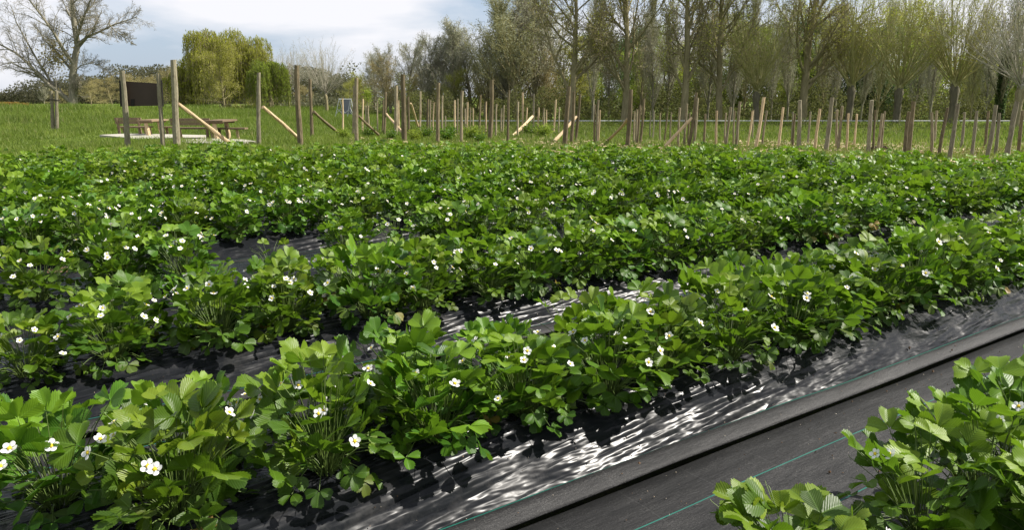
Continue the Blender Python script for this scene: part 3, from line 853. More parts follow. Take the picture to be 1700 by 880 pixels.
# ------------------------------------------------------------------ posts and stakes
# (x top, y top, x base, y base, width) in photo pixels; m: g grey, b brown, t tan, p pale; k: T tall line post, s stake
POSTS = [
 (287,99,295,246,11,'g','T'),(429,120,430,240,7,'g','T'),(494,108,499,240,9,'b','T'),(515,131,518,228,5.5,'b','T'),(591,129,593,240,7,'t','T'),
 (668,123,671,236,8.5,'b','T'),(728,137,727,238,6.5,'b','T'),(816,132,813,230,7.5,'b','T'),(845,149,843,241,4.5,'b','T'),(944,143,938,239,8,'b','T'),
 (1047,148,1041,243,8,'b','T'),(1156,153,1143,243,5.5,'b','T'),(1268,161,1254,246,5.5,'p','T'),(1328,166,1326,246,7,'g','T'),(1382,161,1371,250,7.5,'g','T'),
 (1447,166,1442,252,7,'g','T'),(1516,168,1508,258,7.5,'b','T'),(1590,172,1576,264,7,'g','T'),(1653,174,1637,266,7,'g','T'),(1690,168,1668,271,8.5,'g','T'),
 (568.5,163,568.5,208,3,'p','s'),(588,142,587,224,5.5,'t','s'),(602,164,601,212,3,'p','s'),(627,167,627,212,2.5,'t','s'),(636,166,634,212,3,'b','s'),
 (640,152,637,217,4,'b','s'),(658,142,657,222,6.5,'t','s'),(677,160,678,221,4,'b','s'),(662,166,662,210,2.5,'p','s'),(697,151,697,218,3.5,'t','s'),
 (710,164,710,222,4,'b','s'),(714,166,713,223,3,'t','s'),(720.5,170,719,215,2.5,'p','s'),(735,158,734,219,3.5,'t','s'),(739,192,739,220,2.5,'t','s'),
 (755,166,756,224,3,'p','s'),(759,163,759,223,3,'t','s'),(768,150,766,235,5,'t','s'),(772,180,773,219,3,'t','s'),(776,169,776,220,3.5,'p','s'),
 (780,178,780,215,2,'t','s'),(785.5,179,785,209,2,'p','s'),(798,157,795,222,3.5,'b','s'),(808,168,807,223,3,'p','s'),(825,172,823,226,3,'t','s'),
 (833,179,832,222,3,'t','s'),(837,174,834,222,2.5,'t','s'),(861,168,859,226,3.5,'t','s'),(867,153,868,220,3.5,'p','s'),(886,155,886,220,3,'g','s'),
 (875,178,874,219,2.5,'p','s'),(894,178,892,223,3,'p','s'),(903,179,901,224,3,'t','s'),(907,182,906,223,2.5,'p','s'),(922,165,919,220,3.5,'p','s'),
 (929,177,927,222,2.5,'t','s'),(952,152,948,235,6,'b','s'),(962,156,956,232,5,'b','s'),(988.5,173,987,236,3,'b','s'),(994,165,991,237,4,'t','s'),
 (996,182,993,236,3,'p','s'),(1053,184,1052,236,3,'t','s'),(1058,181,1055,239,4,'t','s'),(1063,174,1058,240,4,'b','s'),(1069,163,1063,238,4.5,'b','s'),
 (1079,184,1079,226,2.2,'g','s'),(1086,184,1084,228,2.5,'g','s'),(1097,187,1096,233,2.5,'t','s'),(1108,188,1103,235,3,'b','s'),(1115,186,1113,230,3,'t','s'),
 (1129,178,1126,242,4,'t','s'),(1140,172,1136,241,4,'t','s'),(1145,187,1142,238,3,'b','s'),(1159,162,1151,243,5,'t','s'),(1171,189,1168,241,4,'b','s'),
 (1190,183,1189,242,4,'p','s'),(1205,187,1204,240,3,'t','s'),(1213,177,1205,243,4.5,'t','s'),(1220,184,1218,241,3,'t','s'),(1229,168,1222,244,5,'t','s'),
 (1249,184,1241,243,3.5,'p','s'),(1274,183,1265,241,3.5,'t','s'),(1251,182,1249,231,2.5,'t','s'),(1300,178,1292,244,4.5,'p','s'),(1316,185,1314,237,3,'g','s'),(1320,188,1316,245,4,'b','s'),
 (1345,185,1341,239,3.5,'g','s'),(1361,180,1353,246,5,'p','s'),(1390,182,1389,244,4,'t','s'),(1398,176,1391,249,5,'t','s'),(1409,188,1404,249,4,'p','s'),
 (1422,189,1418,244,3.5,'p','s'),(1455,182,1449,252,4,'b','s'),(1465,188,1458,250,5,'t','s'),(1470,184,1463,249,3.5,'t','s'),(1510,185,1502,256,6,'b','s'),
 (1547,186,1546,254,5,'t','s'),(1556,183,1551,240,4,'t','s'),(1573,178,1559,257,5.5,'b','s'),(1601,186,1596,247,4.5,'g','s'),(1622,184,1613,258,5.5,'g','s'),
 (1641,184,1635,246,4.5,'b','s'),(1659,187,1652,256,5,'g','s'),(1698,183,1690,266,6,'b','s')]
BRACES = {287: (294,172,384,239,7,'p'), 429: (436,177,496,230,6,'p'), 515: (521,185,563,221,5,'b'), 591: (596,192,628,223,4.5,'b'),
          640: (641,189,668,219,4,'p'), 677: (681,171,694,209,3.5,'p'), 886: (885,193,851,225,4.5,'p'), 962: (958,193,919,235,5,'p'),
          1047: (1042,197,1009,233,5,'p'), 1159: (1149,195,1104,243,5.5,'p')}
MW = {'g': wood_grey, 'b': wood_brown, 't': wood_tan, 'p': wood_pale}
WORDS = {'g': 'weathered grey', 'b': 'rough brown', 't': 'tan', 'p': 'pale'}
def pole_mesh(name, base, top, rad, mat, parent=None, sides=9, seed=0, taper=.86, cap=True):
    base = np.array(base, float); top = np.array(top, float); n = 9
    t = np.linspace(0, 1, n)[:, None]; r = np.random.default_rng(seed)
    L_ = np.linalg.norm(top - base)
    ph = r.uniform(0, 6, 4)
    wob = np.stack([np.sin(t[:, 0] * 4.2 + ph[0]), np.sin(t[:, 0] * 3.6 + ph[1]), 0 * t[:, 0]], -1) * L_ * r.uniform(.002, .012)
    wob -= wob[:1]
    pts = base + (top - base) * t + wob * (1 - .3 * t)
    rad_ = rad * (1.08 + (taper - 1.08) * t[:, 0]) * (1 + .06 * np.sin(t[:, 0] * 11 + ph[2])) 
    mb = MB(); mb.tubes([pts], [rad_], sides, cap=False)
    V = mb.V[0].reshape(n, sides, 3)
    # uneven surface, slanted sawn top
    V += (V - pts[:, None]) * r.uniform(-.10, .10, (n, sides, 1))
    V[-1, :, 2] += (V[-1, :, 0] - pts[-1, 0]) * r.uniform(-.25, .25)
    mb.V[0] = V.reshape(-1, 3)
    c = V[-1].mean(0)
    mb.add(np.concatenate([V[-1], [c]]), np.array([[k, (k + 1) % sides, sides] for k in range(sides)]))
    c = V[0].mean(0)
    mb.add(np.concatenate([V[0], [c]]), np.array([[(k + 1) % sides, k, sides] for k in range(sides)]))
    return mb.build(name, mat, parent, smooth=False)
talls = sorted([p_ for p_ in POSTS if p_[6] == 'T'])
cnt = {}
for i, (xt, yt, xb, yb, w, mk, kd) in enumerate(sorted(POSTS)):
    B = P(xb, yb); Yd = B.y
    B.z = float(ground_z(B.x, B.y)) 
    Tp = at(xt, yt, Yd)
    rad = w / 2 / ppm(Yd) * 1.0
    low = Vector(B) - (Tp - B).normalized() * .15
    has = BRACES.get(xt)
    if has:
        o = empty('wooden_post' if kd == 'T' else 'wooden_stake', B)
        pole_mesh('pole', low - B, Tp - B, rad, MW[mk], o, seed=i)
        x1, y1, x2, y2, bw, bm = has
        q2 = P(x2, y2) if y2 > 228 or True else None
        q1 = at(x1, y1, Yd)
        if abs(q2.y - Yd) > 3.0: q2 = at(x2, y2, Yd + (1.5 if q2.y > Yd else -1.5))
        pole_mesh('brace', q2 - B, q1 - B, bw / 2 / ppm(Yd), MW[bm], o, seed=i + 500, taper=.9)
    else:
        o = pole_mesh('wooden_post' if kd == 'T' else 'wooden_stake', low - B, Tp - B, rad, MW[mk], seed=i); o.location = B
    extra = ' braced' if has else ''
    if kd == 'T':
        j = talls.index((xt, yt, xb, yb, w, mk, kd)) + 1
        lab = '%s tall%s wooden post, %s from the left of the tall line posts' % (WORDS[mk], extra, ordn(j))
        tag(o, lab, 'post', 'tall wooden posts behind the strawberry field')
    else:
        j = sum(1 for q in talls if q[0] < xt)
        cnt[j] = cnt.get(j, 0) + 1
        if j < len(talls):
            lab = '%s%s stake, %s from left between %s and %s tall post' % (WORDS[mk], extra, ordn(cnt[j]), ordn(j), ordn(j + 1))
        else: lab = '%s stake right of the last tall post at the frame edge' % WORDS[mk]
        tag(o, lab, 'stake', 'thin wooden stakes behind the strawberry field')

# information board between two posts
A = P(212, 248); Bq = P(270, 245); Yb = (A.y + Bq.y) / 2
o = empty('information_board', (A.x, Yb, 0))
L0 = Vector((A.x, Yb, 0))
pole_mesh('post', at(213, 252, Yb) - L0, at(201, 117, Yb) - L0, 4.6 / ppm(Yb), wood_grey, o, seed=901)
pole_mesh('post', at(271, 249, Yb) - L0, at(263, 122, Yb) - L0, 3.6 / ppm(Yb), wood_grey, o, seed=902)
M = Mat('brown_board'); nz = M.noise(1.5, detail=3)
board_mat = M.done(M.pbr(M.ramp(nz, [(.3, (.040, .026, .020)), (.7, (.056, .037, .028))]), .55, .3))
M = Mat('dark_board_frame'); frame_mat = M.done(M.pbr((.012, .010, .009), .6, .3))
q = [at(200, 134, Yb + .12) - L0, at(264, 138, Yb + .12) - L0, at(267, 175, Yb + .12) - L0, at(202, 176, Yb + .12) - L0]
def slab(name, q, th, mat, parent):
    V = [tuple(v) for v in q] + [(v.x, v.y + th, v.z) for v in q]
    mb = MB(); mb.add(np.array(V), np.array([[0, 1, 2, 3], [7, 6, 5, 4], [0, 4, 5, 1], [1, 5, 6, 2], [2, 6, 7, 3], [3, 7, 4, 0]]))
    return mb.build(name, mat, parent)
slab('panel', q, .03, board_mat, o)
for xa, xb2 in ((197.5, 200.6), (264, 267.5)):
    slab('side_frame', [at(xa, 133, Yb + .10) - L0, at(xb2, 133, Yb + .10) - L0, at(xb2 + 2.5, 176.5, Yb + .10) - L0, at(xa + 2, 176.5, Yb + .10) - L0], .07, frame_mat, o)
slab('latch', [at(217, 164, Yb + .10) - L0, at(222.5, 164, Yb + .10) - L0, at(222.5, 176, Yb + .10) - L0, at(217, 176, Yb + .10) - L0], .03, frame_mat, o)
tag(o, 'dark brown information board hung between two leaning grey posts', 'information board')

# ------------------------------------------------------------------ picnic furniture on pale pads
M = Mat('pale_gravel'); nz = M.noise(40, detail=5)
pad_mat = M.done(M.pbr(M.ramp(nz, [(.3, (.28, .26, .21)), (.7, (.42, .40, .34))]), .9, .2, M.bump(nz, .5, .01)))
def pad(pts, lab):
    V = [P(x, y, .07) for x, y in pts]; n = len(V)
    Vv = np.array([tuple(v) for v in V] + [(v.x, v.y, -.05) for v in V])
    me = bpy.data.meshes.new('gravel_pad'); me.from_pydata(Vv.tolist(), [], [list(range(n))] + [[i, (i + 1) % n, (i + 1) % n + n, i + n] for i in range(n)])
    me.materials.append(pad_mat); o = bpy.data.objects.new('path', me); C.objects.link(o); tag(o, lab, kind='structure')
pad([(165, 223.5), (215, 221), (345, 224), (330, 228), (275, 229), (230, 230)], 'pale gravel pad under the left picnic set')
pad([(275, 232), (330, 229), (405, 231), (425, 234), (380, 238), (320, 237)], 'pale gravel pad under the right picnic set')

def backed_bench(x0, x1, yseat, yb0, yb1, ybase, Y, lab, rz=0.0):
    s = 1 / ppm(Y); c = at((x0 + x1) / 2, ybase, Y); L_ = (x1 - x0) * s; z0 = c.z
    o = empty('backed_bench', c, rz)
    zs = (ybase - yseat) * s; zb0 = (ybase - yb0) * s; zb1 = (ybase - yb1) * s
    mb = MB(); mb.box((0, .12, zs), (L_, .17, .05)); mb.box((0, .31, zs), (L_, .17, .05)); mb.build('seat', furn_wood, o)
    mb = MB(); hh = (zb0 - zb1); mb.box((0, -.02, zb1 + hh * .25), (L_, .045, hh * .46)); mb.box((0, -.05, zb1 + hh * .76), (L_, .045, hh * .46)); mb.build('backrest', furn_wood, o)
    for sx in (-1, 1):
        pole_mesh('leg', (sx * L_ * .40, .02, -.02), (sx * L_ * .40 , -.06, zb0 - .02), .045, furn_wood, o, 6, seed=int(x0) + sx)
        pole_mesh('leg', (sx * L_ * .40 , .42, -.02), (sx * L_ * .40, .28, zs - .02), .045, wood_pale, o, 6, seed=int(x1) + sx)
    tag(o, lab, 'bench', 'rustic benches at the picnic tables'); return o
def table(x0, x1, ytop, ybase, Y, lab, rz=0.0):
    s = 1 / ppm(Y); c = at((x0 + x1) / 2, ybase, Y); L_ = (x1 - x0) * s; h = (ybase - ytop) * s
    o = empty('picnic_table', c, rz)
    mb = MB()
    for k_ in range(4): mb.box(((-1.5 + k_) * L_ / 4, 0, h - .03), (L_ / 4 - .008, 1.3, .055))
    mb.build('tabletop', furn_wood, o)
    mb = MB(); mb.box((0, -.5, h - .085), (L_ * .8, .08, .055)); mb.box((0, .5, h - .085), (L_ * .8, .08, .055)); mb.build('crossbar', furn_wood, o)
    for sy in (-.5, .5): pole_mesh('leg', (0.03, sy, -.02), (-.02, sy, h - .11), .075, wood_pale, o, 7, seed=int(x0 + sy * 4))
    tag(o, lab, 'picnic table'); return o
def low_bench(x0, x1, yseat, ybase, Y, legs, lab, rz=0.0, dep=.32):
    s = 1 / ppm(Y); c = at((x0 + x1) / 2, ybase, Y); L_ = (x1 - x0) * s; h = (ybase - yseat) * s
    o = empty('low_bench', c, rz)
    mb = MB(); mb.box((0, -dep / 4, h), (L_, dep / 2 - .01, .05)); mb.box((0, dep / 4, h), (L_, dep / 2 - .01, .05)); mb.build('seat', furn_wood, o)
    for k_ in legs: pole_mesh('leg', (L_ * k_ + .02, 0, -.02), (L_ * k_, 0, h - .02), .05, wood_pale if k_ > 0 else furn_wood, o, 7, seed=int(x1 + k_ * 9))
    tag(o, lab, 'bench', 'rustic benches at the picnic tables'); return o
backed_bench(194, 238, 211, 195, 205.5, 223, 27.3, 'rustic wooden bench with plank back, left of the left picnic table')
low_bench(229, 252, 210.5, 222, 27.0, (-.38, .38), 'short backless bench just left of the left picnic table')
table(244, 269, 198, 223.5, 26.6, 'round-edged wooden picnic table behind the right post of the information board')
low_bench(268, 292, 211, 223, 27.4, (-.1,), 'backless wooden bench right of the left picnic table')
backed_bench(286, 352, 213, 196, 208, 233, 24.3, 'long rustic bench with plank back behind the braced grey post')
table(354, 385, 198.5, 232, 24.6, 'wooden picnic table above the foot of the pale brace')
low_bench(348, 411, 213, 233, 24.9, (-.22, .25), 'long backless bench right of the right picnic table')

# ------------------------------------------------------------------ left meadow: staked sapling, orange bush, far buildings
def leaf_cards(mb, pts, size, tint, m=1, flat=0.0):
    n = len(pts)
    a_ = unit(rng.normal(size=(n, 3))); b_ = unit(np.cross(a_, rng.normal(size=(n, 3)) + [0, 0, flat]))
    s = (np.asarray(size) * rng.uniform(.6, 1.3, n))[:, None]
    V = np.stack([pts - a_ * s, pts - b_ * s * .55, pts + a_ * s, pts + b_ * s * .55], 1).reshape(-1, 3)
    mb.add(V, np.arange(n * 4).reshape(-1, 4), m, np.repeat(tint, 4))

B = P(91, 217); B.z = float(ground_z(B.x, B.y))
o = empty('staked_sapling', B); Yd = B.y
for xt, xb_ in ((84.5, 88), (94, 94.5)):
    pole_mesh('stake', Vector((at(xb_, 219, Yd).x, Yd, B.z - .1)) - B, at(xt, 150, Yd) - B, 2.7 / ppm(Yd), wood_grey, o, seed=int(xt))
pole_mesh('trunk', (0.02, .1, -.1), at(89.5, 128, Yd) - B + Vector((0, .1, 0)), 1.1 / ppm(Yd), bark_grey, o, seed=77, taper=.5)
mb = MB(); c1 = at(84, 164.5, Yd) - B; c2 = at(95, 166, Yd) - B
mb.tubes([np.array([c1 + Vector((-.03, -.07, 0)), c2 + Vector((.03, -.07, 0)), c2 + Vector((.05, .12, 0)), c1 + Vector((-.05, .12, 0)), c1 + Vector((-.03, -.07, 0))])], [[.018] * 5], 5)
mb.build('tie_strap', frame_mat, o)
tag(o, 'young bare sapling tied between two grey stakes in the left meadow', 'sapling')

# ------------------------------------------------------------------ tree generator
class Tree:
    def __init__(s, seed): s.r = np.random.default_rng(seed); s.P = [[] for _ in range(6)]; s.R = [[] for _ in range(6)]
    def branch(s, p, d, L_, r0, lvl, prm):
        r = s.r; n = prm['n'][lvl]; step = L_ / (n - 1)
        pts = [np.array(p, float)]; d = unit(np.array(d, float)); wig = prm['wig'][lvl]; trop = prm['up'][lvl]
        for i in range(n - 1):
            d = unit(d + r.normal(0, wig, 3) + np.array([0, 0, trop]))
            pts.append(pts[-1] + d * step)
        s.limb(np.array(pts), r0, lvl, prm)
    def limb(s, pts, r0, lvl, prm):
        r = s.r; n = len(pts); L_ = np.linalg.norm(np.diff(pts, axis=0), axis=1).sum()
        r1 = r0 * prm['tap'][lvl]
        rad = np.linspace(r0, r1, n); s.P[lvl].append(pts); s.R[lvl].append(rad)
        if lvl >= prm['depth']: return
        k = prm['kids'][lvl]; k = max(1, int(round(k * r.uniform(.75, 1.25))))
        t0 = prm['t0'][lvl]
        for j in range(k):
            t = t0 + (1 - t0) * ((j + r.random()) / k)
            f = t * (n - 1); i = min(int(f), n - 2); q = pts[i] + (pts[i + 1] - pts[i]) * (f - i)
            dd = unit(pts[i + 1] - pts[i])
            ax = unit(np.cross(dd, r.normal(size=3))); an = math.radians(prm['ang'][lvl] * r.uniform(.7, 1.3))
            nd = dd * math.cos(an) + ax * math.sin(an)
            rr_ = r0 + (r1 - r0) * t
            s.branch(q, nd, L_ * prm['len'][lvl] * r.uniform(.6, 1.15) * (1.15 - .55 * t), rr_ * prm['rr'][lvl], lvl + 1, prm)
    def finish(s, name, trunk_mat, twig_mat, leaf_m, nleaf, lsize, trunk_lv=2, minr=.006, leaf_from=3, spread=.15, tmid=.5):
        o = empty(name)
        a_, b_ = MB(), MB()
        for lv in range(6):
            if not s.P[lv]: continue
            R_ = [np.maximum(x, minr) for x in s.R[lv]]
            (a_ if lv < trunk_lv else b_).tubes(s.P[lv], R_, (8, 6, 4, 3, 3, 3)[lv], 0)
        if nleaf:
            src = [p for lv in range(leaf_from, 6) for p in s.P[lv]]
            segs = np.concatenate([np.stack([p[:-1], p[1:]], 1) for p in src])
            idx = s.r.integers(0, len(segs), nleaf); t = s.r.random((nleaf, 1))
            pts = segs[idx, 0] * (1 - t) + segs[idx, 1] * t + s.r.normal(0, spread, (nleaf, 3))
            tn = np.clip(tmid + s.r.normal(0, .2, nleaf), 0, 1)
            leaf_cards(b_, pts, lsize, tn, 1)
        a_.build('trunk', trunk_mat, o, smooth=True)
        b_.build('crown', [twig_mat, leaf_m or twig_mat], o)
        return o
def hide_proto(o):                      # prototypes are used for their first place, so keep a list
    return o
PRM = dict(
 broad=dict(depth=4, n=(9, 8, 6, 5, 4), wig=(.03, .10, .14, .2, .25), up=(.02, .09, .05, .03, .02), tap=(.25, .3, .35, .4, .5), kids=(19, 9, 7, 5), t0=(.20, .2, .15, .1), ang=(44, 40, 42, 45), len=(.52, .5, .48, .5), rr=(.5, .5, .5, .6)),
 twiggy=dict(depth=3, n=(9, 7, 5, 4), wig=(.03, .05, .09, .15), up=(.02, .12, .10, .08), tap=(.15, .25, .35, .5), kids=(34, 9, 7), t0=(.14, .15, .1), ang=(26, 24, 30), len=(.45, .42, .5), rr=(.34, .5, .6)),
 bushy=dict(depth=3, n=(7, 6, 5, 4), wig=(.06, .13, .18, .2), up=(.02, .05, .03, .01), tap=(.2, .25, .35, .5), kids=(26, 8, 6), t0=(.05, .15, .1), ang=(58, 45, 45), len=(.50, .50, .5), rr=(.42, .5, .6)),
)
def make_tree(kind, seed, H_, r0, tm, cm, lm, nleaf, ls, lean=(0, 0), **k):
    t = Tree(seed); t.branch((0, 0, -.3), (lean[0], lean[1], 1), H_, r0, 0, PRM[kind]); return t.finish(kind, tm, cm, lm, nleaf, ls, **k)
def make_pollard(seed, trunk_h, r0, H_, spread, nsh, tm, cm, lm, nleaf, ls, side=4, lean=0.0):
    t = Tree(seed); r = t.r
    hd = np.array([lean * trunk_h, 0, trunk_h])
    tt = np.linspace(0, 1, 8)[:, None]
    pts = np.array([0, 0, -.3]) + (hd - [0, 0, -.3]) * tt; pts[:, 0] += .06 * np.sin(tt[:, 0] * 5 + seed)
    rad = r0 * np.array([1.35, 1.08, 1, .95, .92, .98, 1.25, .75])
    t.P[0].append(pts); t.R[0].append(rad)
    for i in range(5):                                    # knobbly head
        q = hd + r.normal(0, r0 * .5, 3); t.P[1].append(np.array([hd - [0, 0, r0], q, q + [0, 0, r0 * .4]])); t.R[1].append(np.array([r0 * .7, r0 * .6, r0 * .2]))
    prm = dict(depth=3, n=(0, 8, 5, 4), wig=(0, .045, .09, .12), up=(0, .10, .10, .06), tap=(0, .22, .3, .5), kids=(0, side * 2, 4), t0=(0, .2, .15), ang=(0, 24, 28), len=(0, .34, .45), rr=(0, .5, .6))
    for i in range(nsh):
        a_ = r.uniform(0, 6.28); el = math.radians(90 - spread * math.sqrt(r.random()) * 1.2)
        d = (math.cos(a_) * math.cos(el), math.sin(a_) * math.cos(el), math.sin(el))
        t.branch(hd + r.normal(0, r0 * .4, 3), d, (H_ - trunk_h) * r.uniform(.65, 1.1), r0 * r.uniform(.10, .24), 1, prm)
    return t.finish('pollard_willow', tm, cm, lm, nleaf, ls, trunk_lv=1, leaf_from=2)

placed = {}
def place(proto, px, ybase, Y, ytop, lab, name, cat='tree', Hn=10.0, rz=None, wx=1.0, group=None):
    """stand a tree with its foot at photo column px; the first use takes the prototype itself"""
    x = (px - 850) / ppm(Y); zb = float(ground_z(x, Y))
    if id(proto) in placed: o = copy_tree(proto)
    else: o = proto; placed[id(proto)] = 1
    ht = CAM_H + (160.6 - ytop) / ppm(Y) - zb
    s = ht / Hn
    o.location = (x, Y, zb); o.scale = (s * wx, s * wx, s); o.rotation_euler = (0, 0, rng.uniform(0, 6.28) if rz is None else rz)
    o.name = name; tag(o, lab, cat, group); return o

# --- the tall bare tree at the left, limbs traced
Yt = 62.0
t = Tree(3); base = at(121, 184, Yt); base.z = float(ground_z(base.x, base.y))
def tp(l, dz): return np.array([(at(x, y, Yt) - base)[:] for x, y in l]) + np.stack([np.zeros(len(l)), np.linspace(0, dz, len(l)), np.zeros(len(l))], -1)
prm = dict(depth=4, n=(0, 7, 6, 5, 4), wig=(0, .09, .12, .16, .2), up=(0, .04, .03, .02, .01), tap=(.3, .22, .3, .35, .5), kids=(11, 10, 7, 5), t0=(.3, .12, .12, .1), ang=(44, 42, 42, 45), len=(.42, .42, .45, .5), rr=(.5, .42, .5, .6))
prmT = dict(prm); prmT['kids'] = (6, 10, 7, 5); prmT['t0'] = (.5, .12, .12, .1); prmT['len'] = (.5, .42, .45, .5)
t.limb(tp([(121, 189), (121, 160), (120, 125), (122, 100), (127, 72), (121, 40), (117, 5), (116, -28)], .3), .36, 0, prmT)
prmL = dict(prm); prmL['kids'] = (0, 20, 10, 7); prmL['wig'] = (0, .09, .15, .2, .25)
for l, dz, r_ in (([(119, 170), (105, 156), (88, 142), (72, 124), (58, 105), (40, 88), (18, 75), (0, 62)], -1.5, .20),
                  ([(88, 142), (78, 120), (66, 96), (52, 66), (40, 38), (34, 10)], -1.2, .10),
                  ([(121, 118), (108, 106), (95, 92), (78, 78), (60, 62), (48, 46)], 1.2, .13),
                  ([(122, 105), (110, 82), (100, 56), (86, 30), (72, 6), (62, -14)], -2.0, .14),
                  ([(126, 75), (142, 60), (160, 50), (180, 38), (200, 30), (212, 24)], 1.5, .13),
                  ([(127, 80), (118, 60), (108, 36), (98, 12), (92, -16)], 2.0, .12),
                  ([(125, 72), (136, 50), (150, 26), (164, 2), (172, -18)], -1.6, .13),
                  ([(122, 46), (130, 26), (140, 4), (146, -22)], 1.8, .10),
                  ([(121, 120), (132, 108), (146, 104), (160, 108), (168, 116)], .8, .06),
                  ([(122, 165), (130, 150), (134, 138), (140, 130)], -.6, .07),
                  ([(180, 38), (188, 50), (200, 60), (210, 66)], .8, .05)):
    t.limb(tp(l, dz), r_, 1, prmL)
o = t.finish('bare_tree', bark_grey, bark_grey, lv_pale, 0, .1, minr=.006); o.location = base
pts = np.array([(at(92 + rng.normal(0, 13), 96 + rng.normal(0, 17), Yt) - base)[:] for _ in range(900)]); pts[:, 1] += rng.normal(0, .8, 900)
mb = MB(); leaf_cards(mb, pts, .09, rng.random(900), 0); mb.build('clinging_leaves', lv_brown, o)
tag(o, 'tall bare spreading tree alone in the left meadow', 'tree')

# --- weeping willow
def make_willow(seed, H_, Wd, nstr, leafm, ls=.11, trunk=True):
    r = np.random.default_rng(seed); o = empty('weeping_willow')
    t = Tree(seed); pw = dict(depth=2, n=(6, 7, 5), wig=(.05, .12, .15), up=(.02, .02, 0), tap=(.5, .25, .4), kids=(10, 7), t0=(.35, .2), ang=(48, 45), len=(.75, .5), rr=(.5, .5))
    t.branch((0, 0, -.3), (0, 0, 1), H_ * .62, .42, 0, pw)
    a_ = MB()
    for lv in range(3):
        if t.P[lv]: a_.tubes(t.P[lv], t.R[lv], (8, 6, 4)[lv])
    a_.build('trunk', bark_olive, o, smooth=True)
    b_ = MB(); tops = []
    lobes = [(0, 0, .60 * H_, .42 * Wd)]
    for _ in range(20):
        d = unit(r.normal(size=3)); d[2] = abs(d[2]) * .9 - .15; rr_ = r.uniform(.5, .98)
        lobes.append((d[0] * Wd * rr_, d[1] * Wd * .8 * rr_, H_ * (.52 + .36 * d[2] * rr_ / .8), r.uniform(.18, .32) * Wd))
    for k_ in range(nstr):
        lx, ly, lz, lr = lobes[r.integers(0, len(lobes))]
        d = unit(r.normal(size=3)); d[2] = abs(d[2]) * .9
        p0 = np.array([lx, ly, lz]) + d * lr * r.uniform(.75, 1.05)
        p0[2] = min(p0[2], H_ * 1.0)
        L_ = r.uniform(.12, .55) * H_
        L_ = min(L_, p0[2] - .2)
        n = 6; tt = np.linspace(0, 1, n)[:, None]
        out = np.array([d[0], d[1], 0]) * .35
        pts = p0 + out * tt * (1 - .4 * tt) + np.array([0, 0, -1]) * L_ * tt ** 1.25 + r.normal(0, .05, (n, 3)) * tt
        tops.append((pts, L_))
    b_.tubes([q[0] for q in tops], [np.full(6, .008)] * nstr, 3, 0)
    allp = []; tn = []
    for pts, L_ in tops:
        m = int(6 + L_ * 6); f = r.random(m) * 4.99; i = f.astype(int)
        allp.append(pts[i] + (pts[i + 1] - pts[i]) * (f - i)[:, None] + r.normal(0, .06, (m, 3))); tn.append(np.clip(np.full(m, r.normal(.5, .17)) + r.normal(0, .12, m), 0, 1))
    allp = np.concatenate(allp); tn = np.concatenate(tn); n = len(allp)
    a2 = unit(np.stack([r.normal(0, .35, n), r.normal(0, .35, n), -np.ones(n)], -1)); b2 = unit(np.cross(a2, r.normal(size=(n, 3))))
    s = (ls * r.uniform(.6, 1.2, n))[:, None]
    V = np.stack([allp - a2 * s, allp - b2 * s * .3, allp + a2 * s, allp + b2 * s * .3], 1).reshape(-1, 3)
    b_.add(V, np.arange(n * 4).reshape(-1, 4), 1, np.repeat(tn, 4))
    b_.build('crown', [bark_olive, leafm], o); return o
W1 = make_willow(11, 8.0, 4.3, 2600, lv_willow)
place(W1, 374, 190, 64, 40, 'large yellow-green weeping willow left of the field centre', 'weeping_willow', Hn=7.6, rz=.4, wx=1.0)
W2 = make_willow(12, 5.6, 2.2, 1300, lv_fresh)
place(W2, 448, 190, 61, 84, 'darker hanging willow curtain at the right edge of the big willow', 'weeping_willow', Hn=5.9, rz=1.0)
W3 = make_willow(15, 5.0, 1.7, 700, lv_willow)
place(W3, 302, 190, 63, 92, 'low rounded willow at the left foot of the big willow', 'weeping_willow', Hn=5.4)

# --- prototypes (nominal height 10 to the crown top)
def norm(o):                             # measured height of a prototype
    z = 0
    for c in o.children:
        co = np.empty(len(c.data.vertices) * 3, np.float32); c.data.vertices.foreach_get('co', co); z = max(z, np.percentile(co[2::3], 99.7))
    return float(z)
broad = [make_tree('broad', s, 11, .30, bark_olive, bark_olive, lv_olive, 4500, .055, minr=.012, spread=.2) for s in (21, 22, 25)]
twig = [make_tree('twiggy', s, 10, .18, bark_grey, bark_pale, lv_pale, 9000, .05, minr=.009, leaf_from=2) for s in (31, 32)]
twig_g = make_tree('twiggy', 33, 10, .18, bark_olive, bark_twig, lv_pale, 9000, .055, minr=.009, leaf_from=2)
bush_o = [make_tree('bushy', s, 8, .16, bark_olive, bark_twig, lv_olive, 10000, .07, leaf_from=2, minr=.008, spread=.22) for s in (41, 42)]
bush_b = [make_tree('bushy', s, 8, .14, bark_olive, bark_twig, lv_brown, 8000, .062, leaf_from=2, minr=.008, spread=.2) for s in (43, 44)]
bush_d = [make_tree('bushy', s, 8, .16, bark_dark, bark_dark, lv_dark, 15000, .095, leaf_from=1, minr=.008, spread=.3) for s in (45, 46)]
bush_f = [make_tree('bushy', s, 8, .15, bark_olive, bark_olive, lv_fresh, 13000, .075, leaf_from=2, minr=.008, spread=.25) for s in (47, 48)]
pol = [make_pollard(51, 2.8, .26, 10, 52, 46, bark_dark, bark_twig, lv_fresh, 4200, .05),
       make_pollard(52, 3.0, .25, 10, 46, 50, bark_dark, bark_twig, lv_olive, 4800, .05),
       make_pollard(53, 2.6, .22, 9, 52, 52, bark_olive, bark_pale, lv_pale, 3000, .045)]
HN = {}
def pl(proto, px, Y, ytop, lab, name, rz=None, wx=1.0, group=None):
    if id(proto) not in HN: HN[id(proto)] = norm(proto)
    return place(proto, px, 0, Y, ytop, lab, name, Hn=HN[id(proto)], rz=rz, wx=wx, group=group)

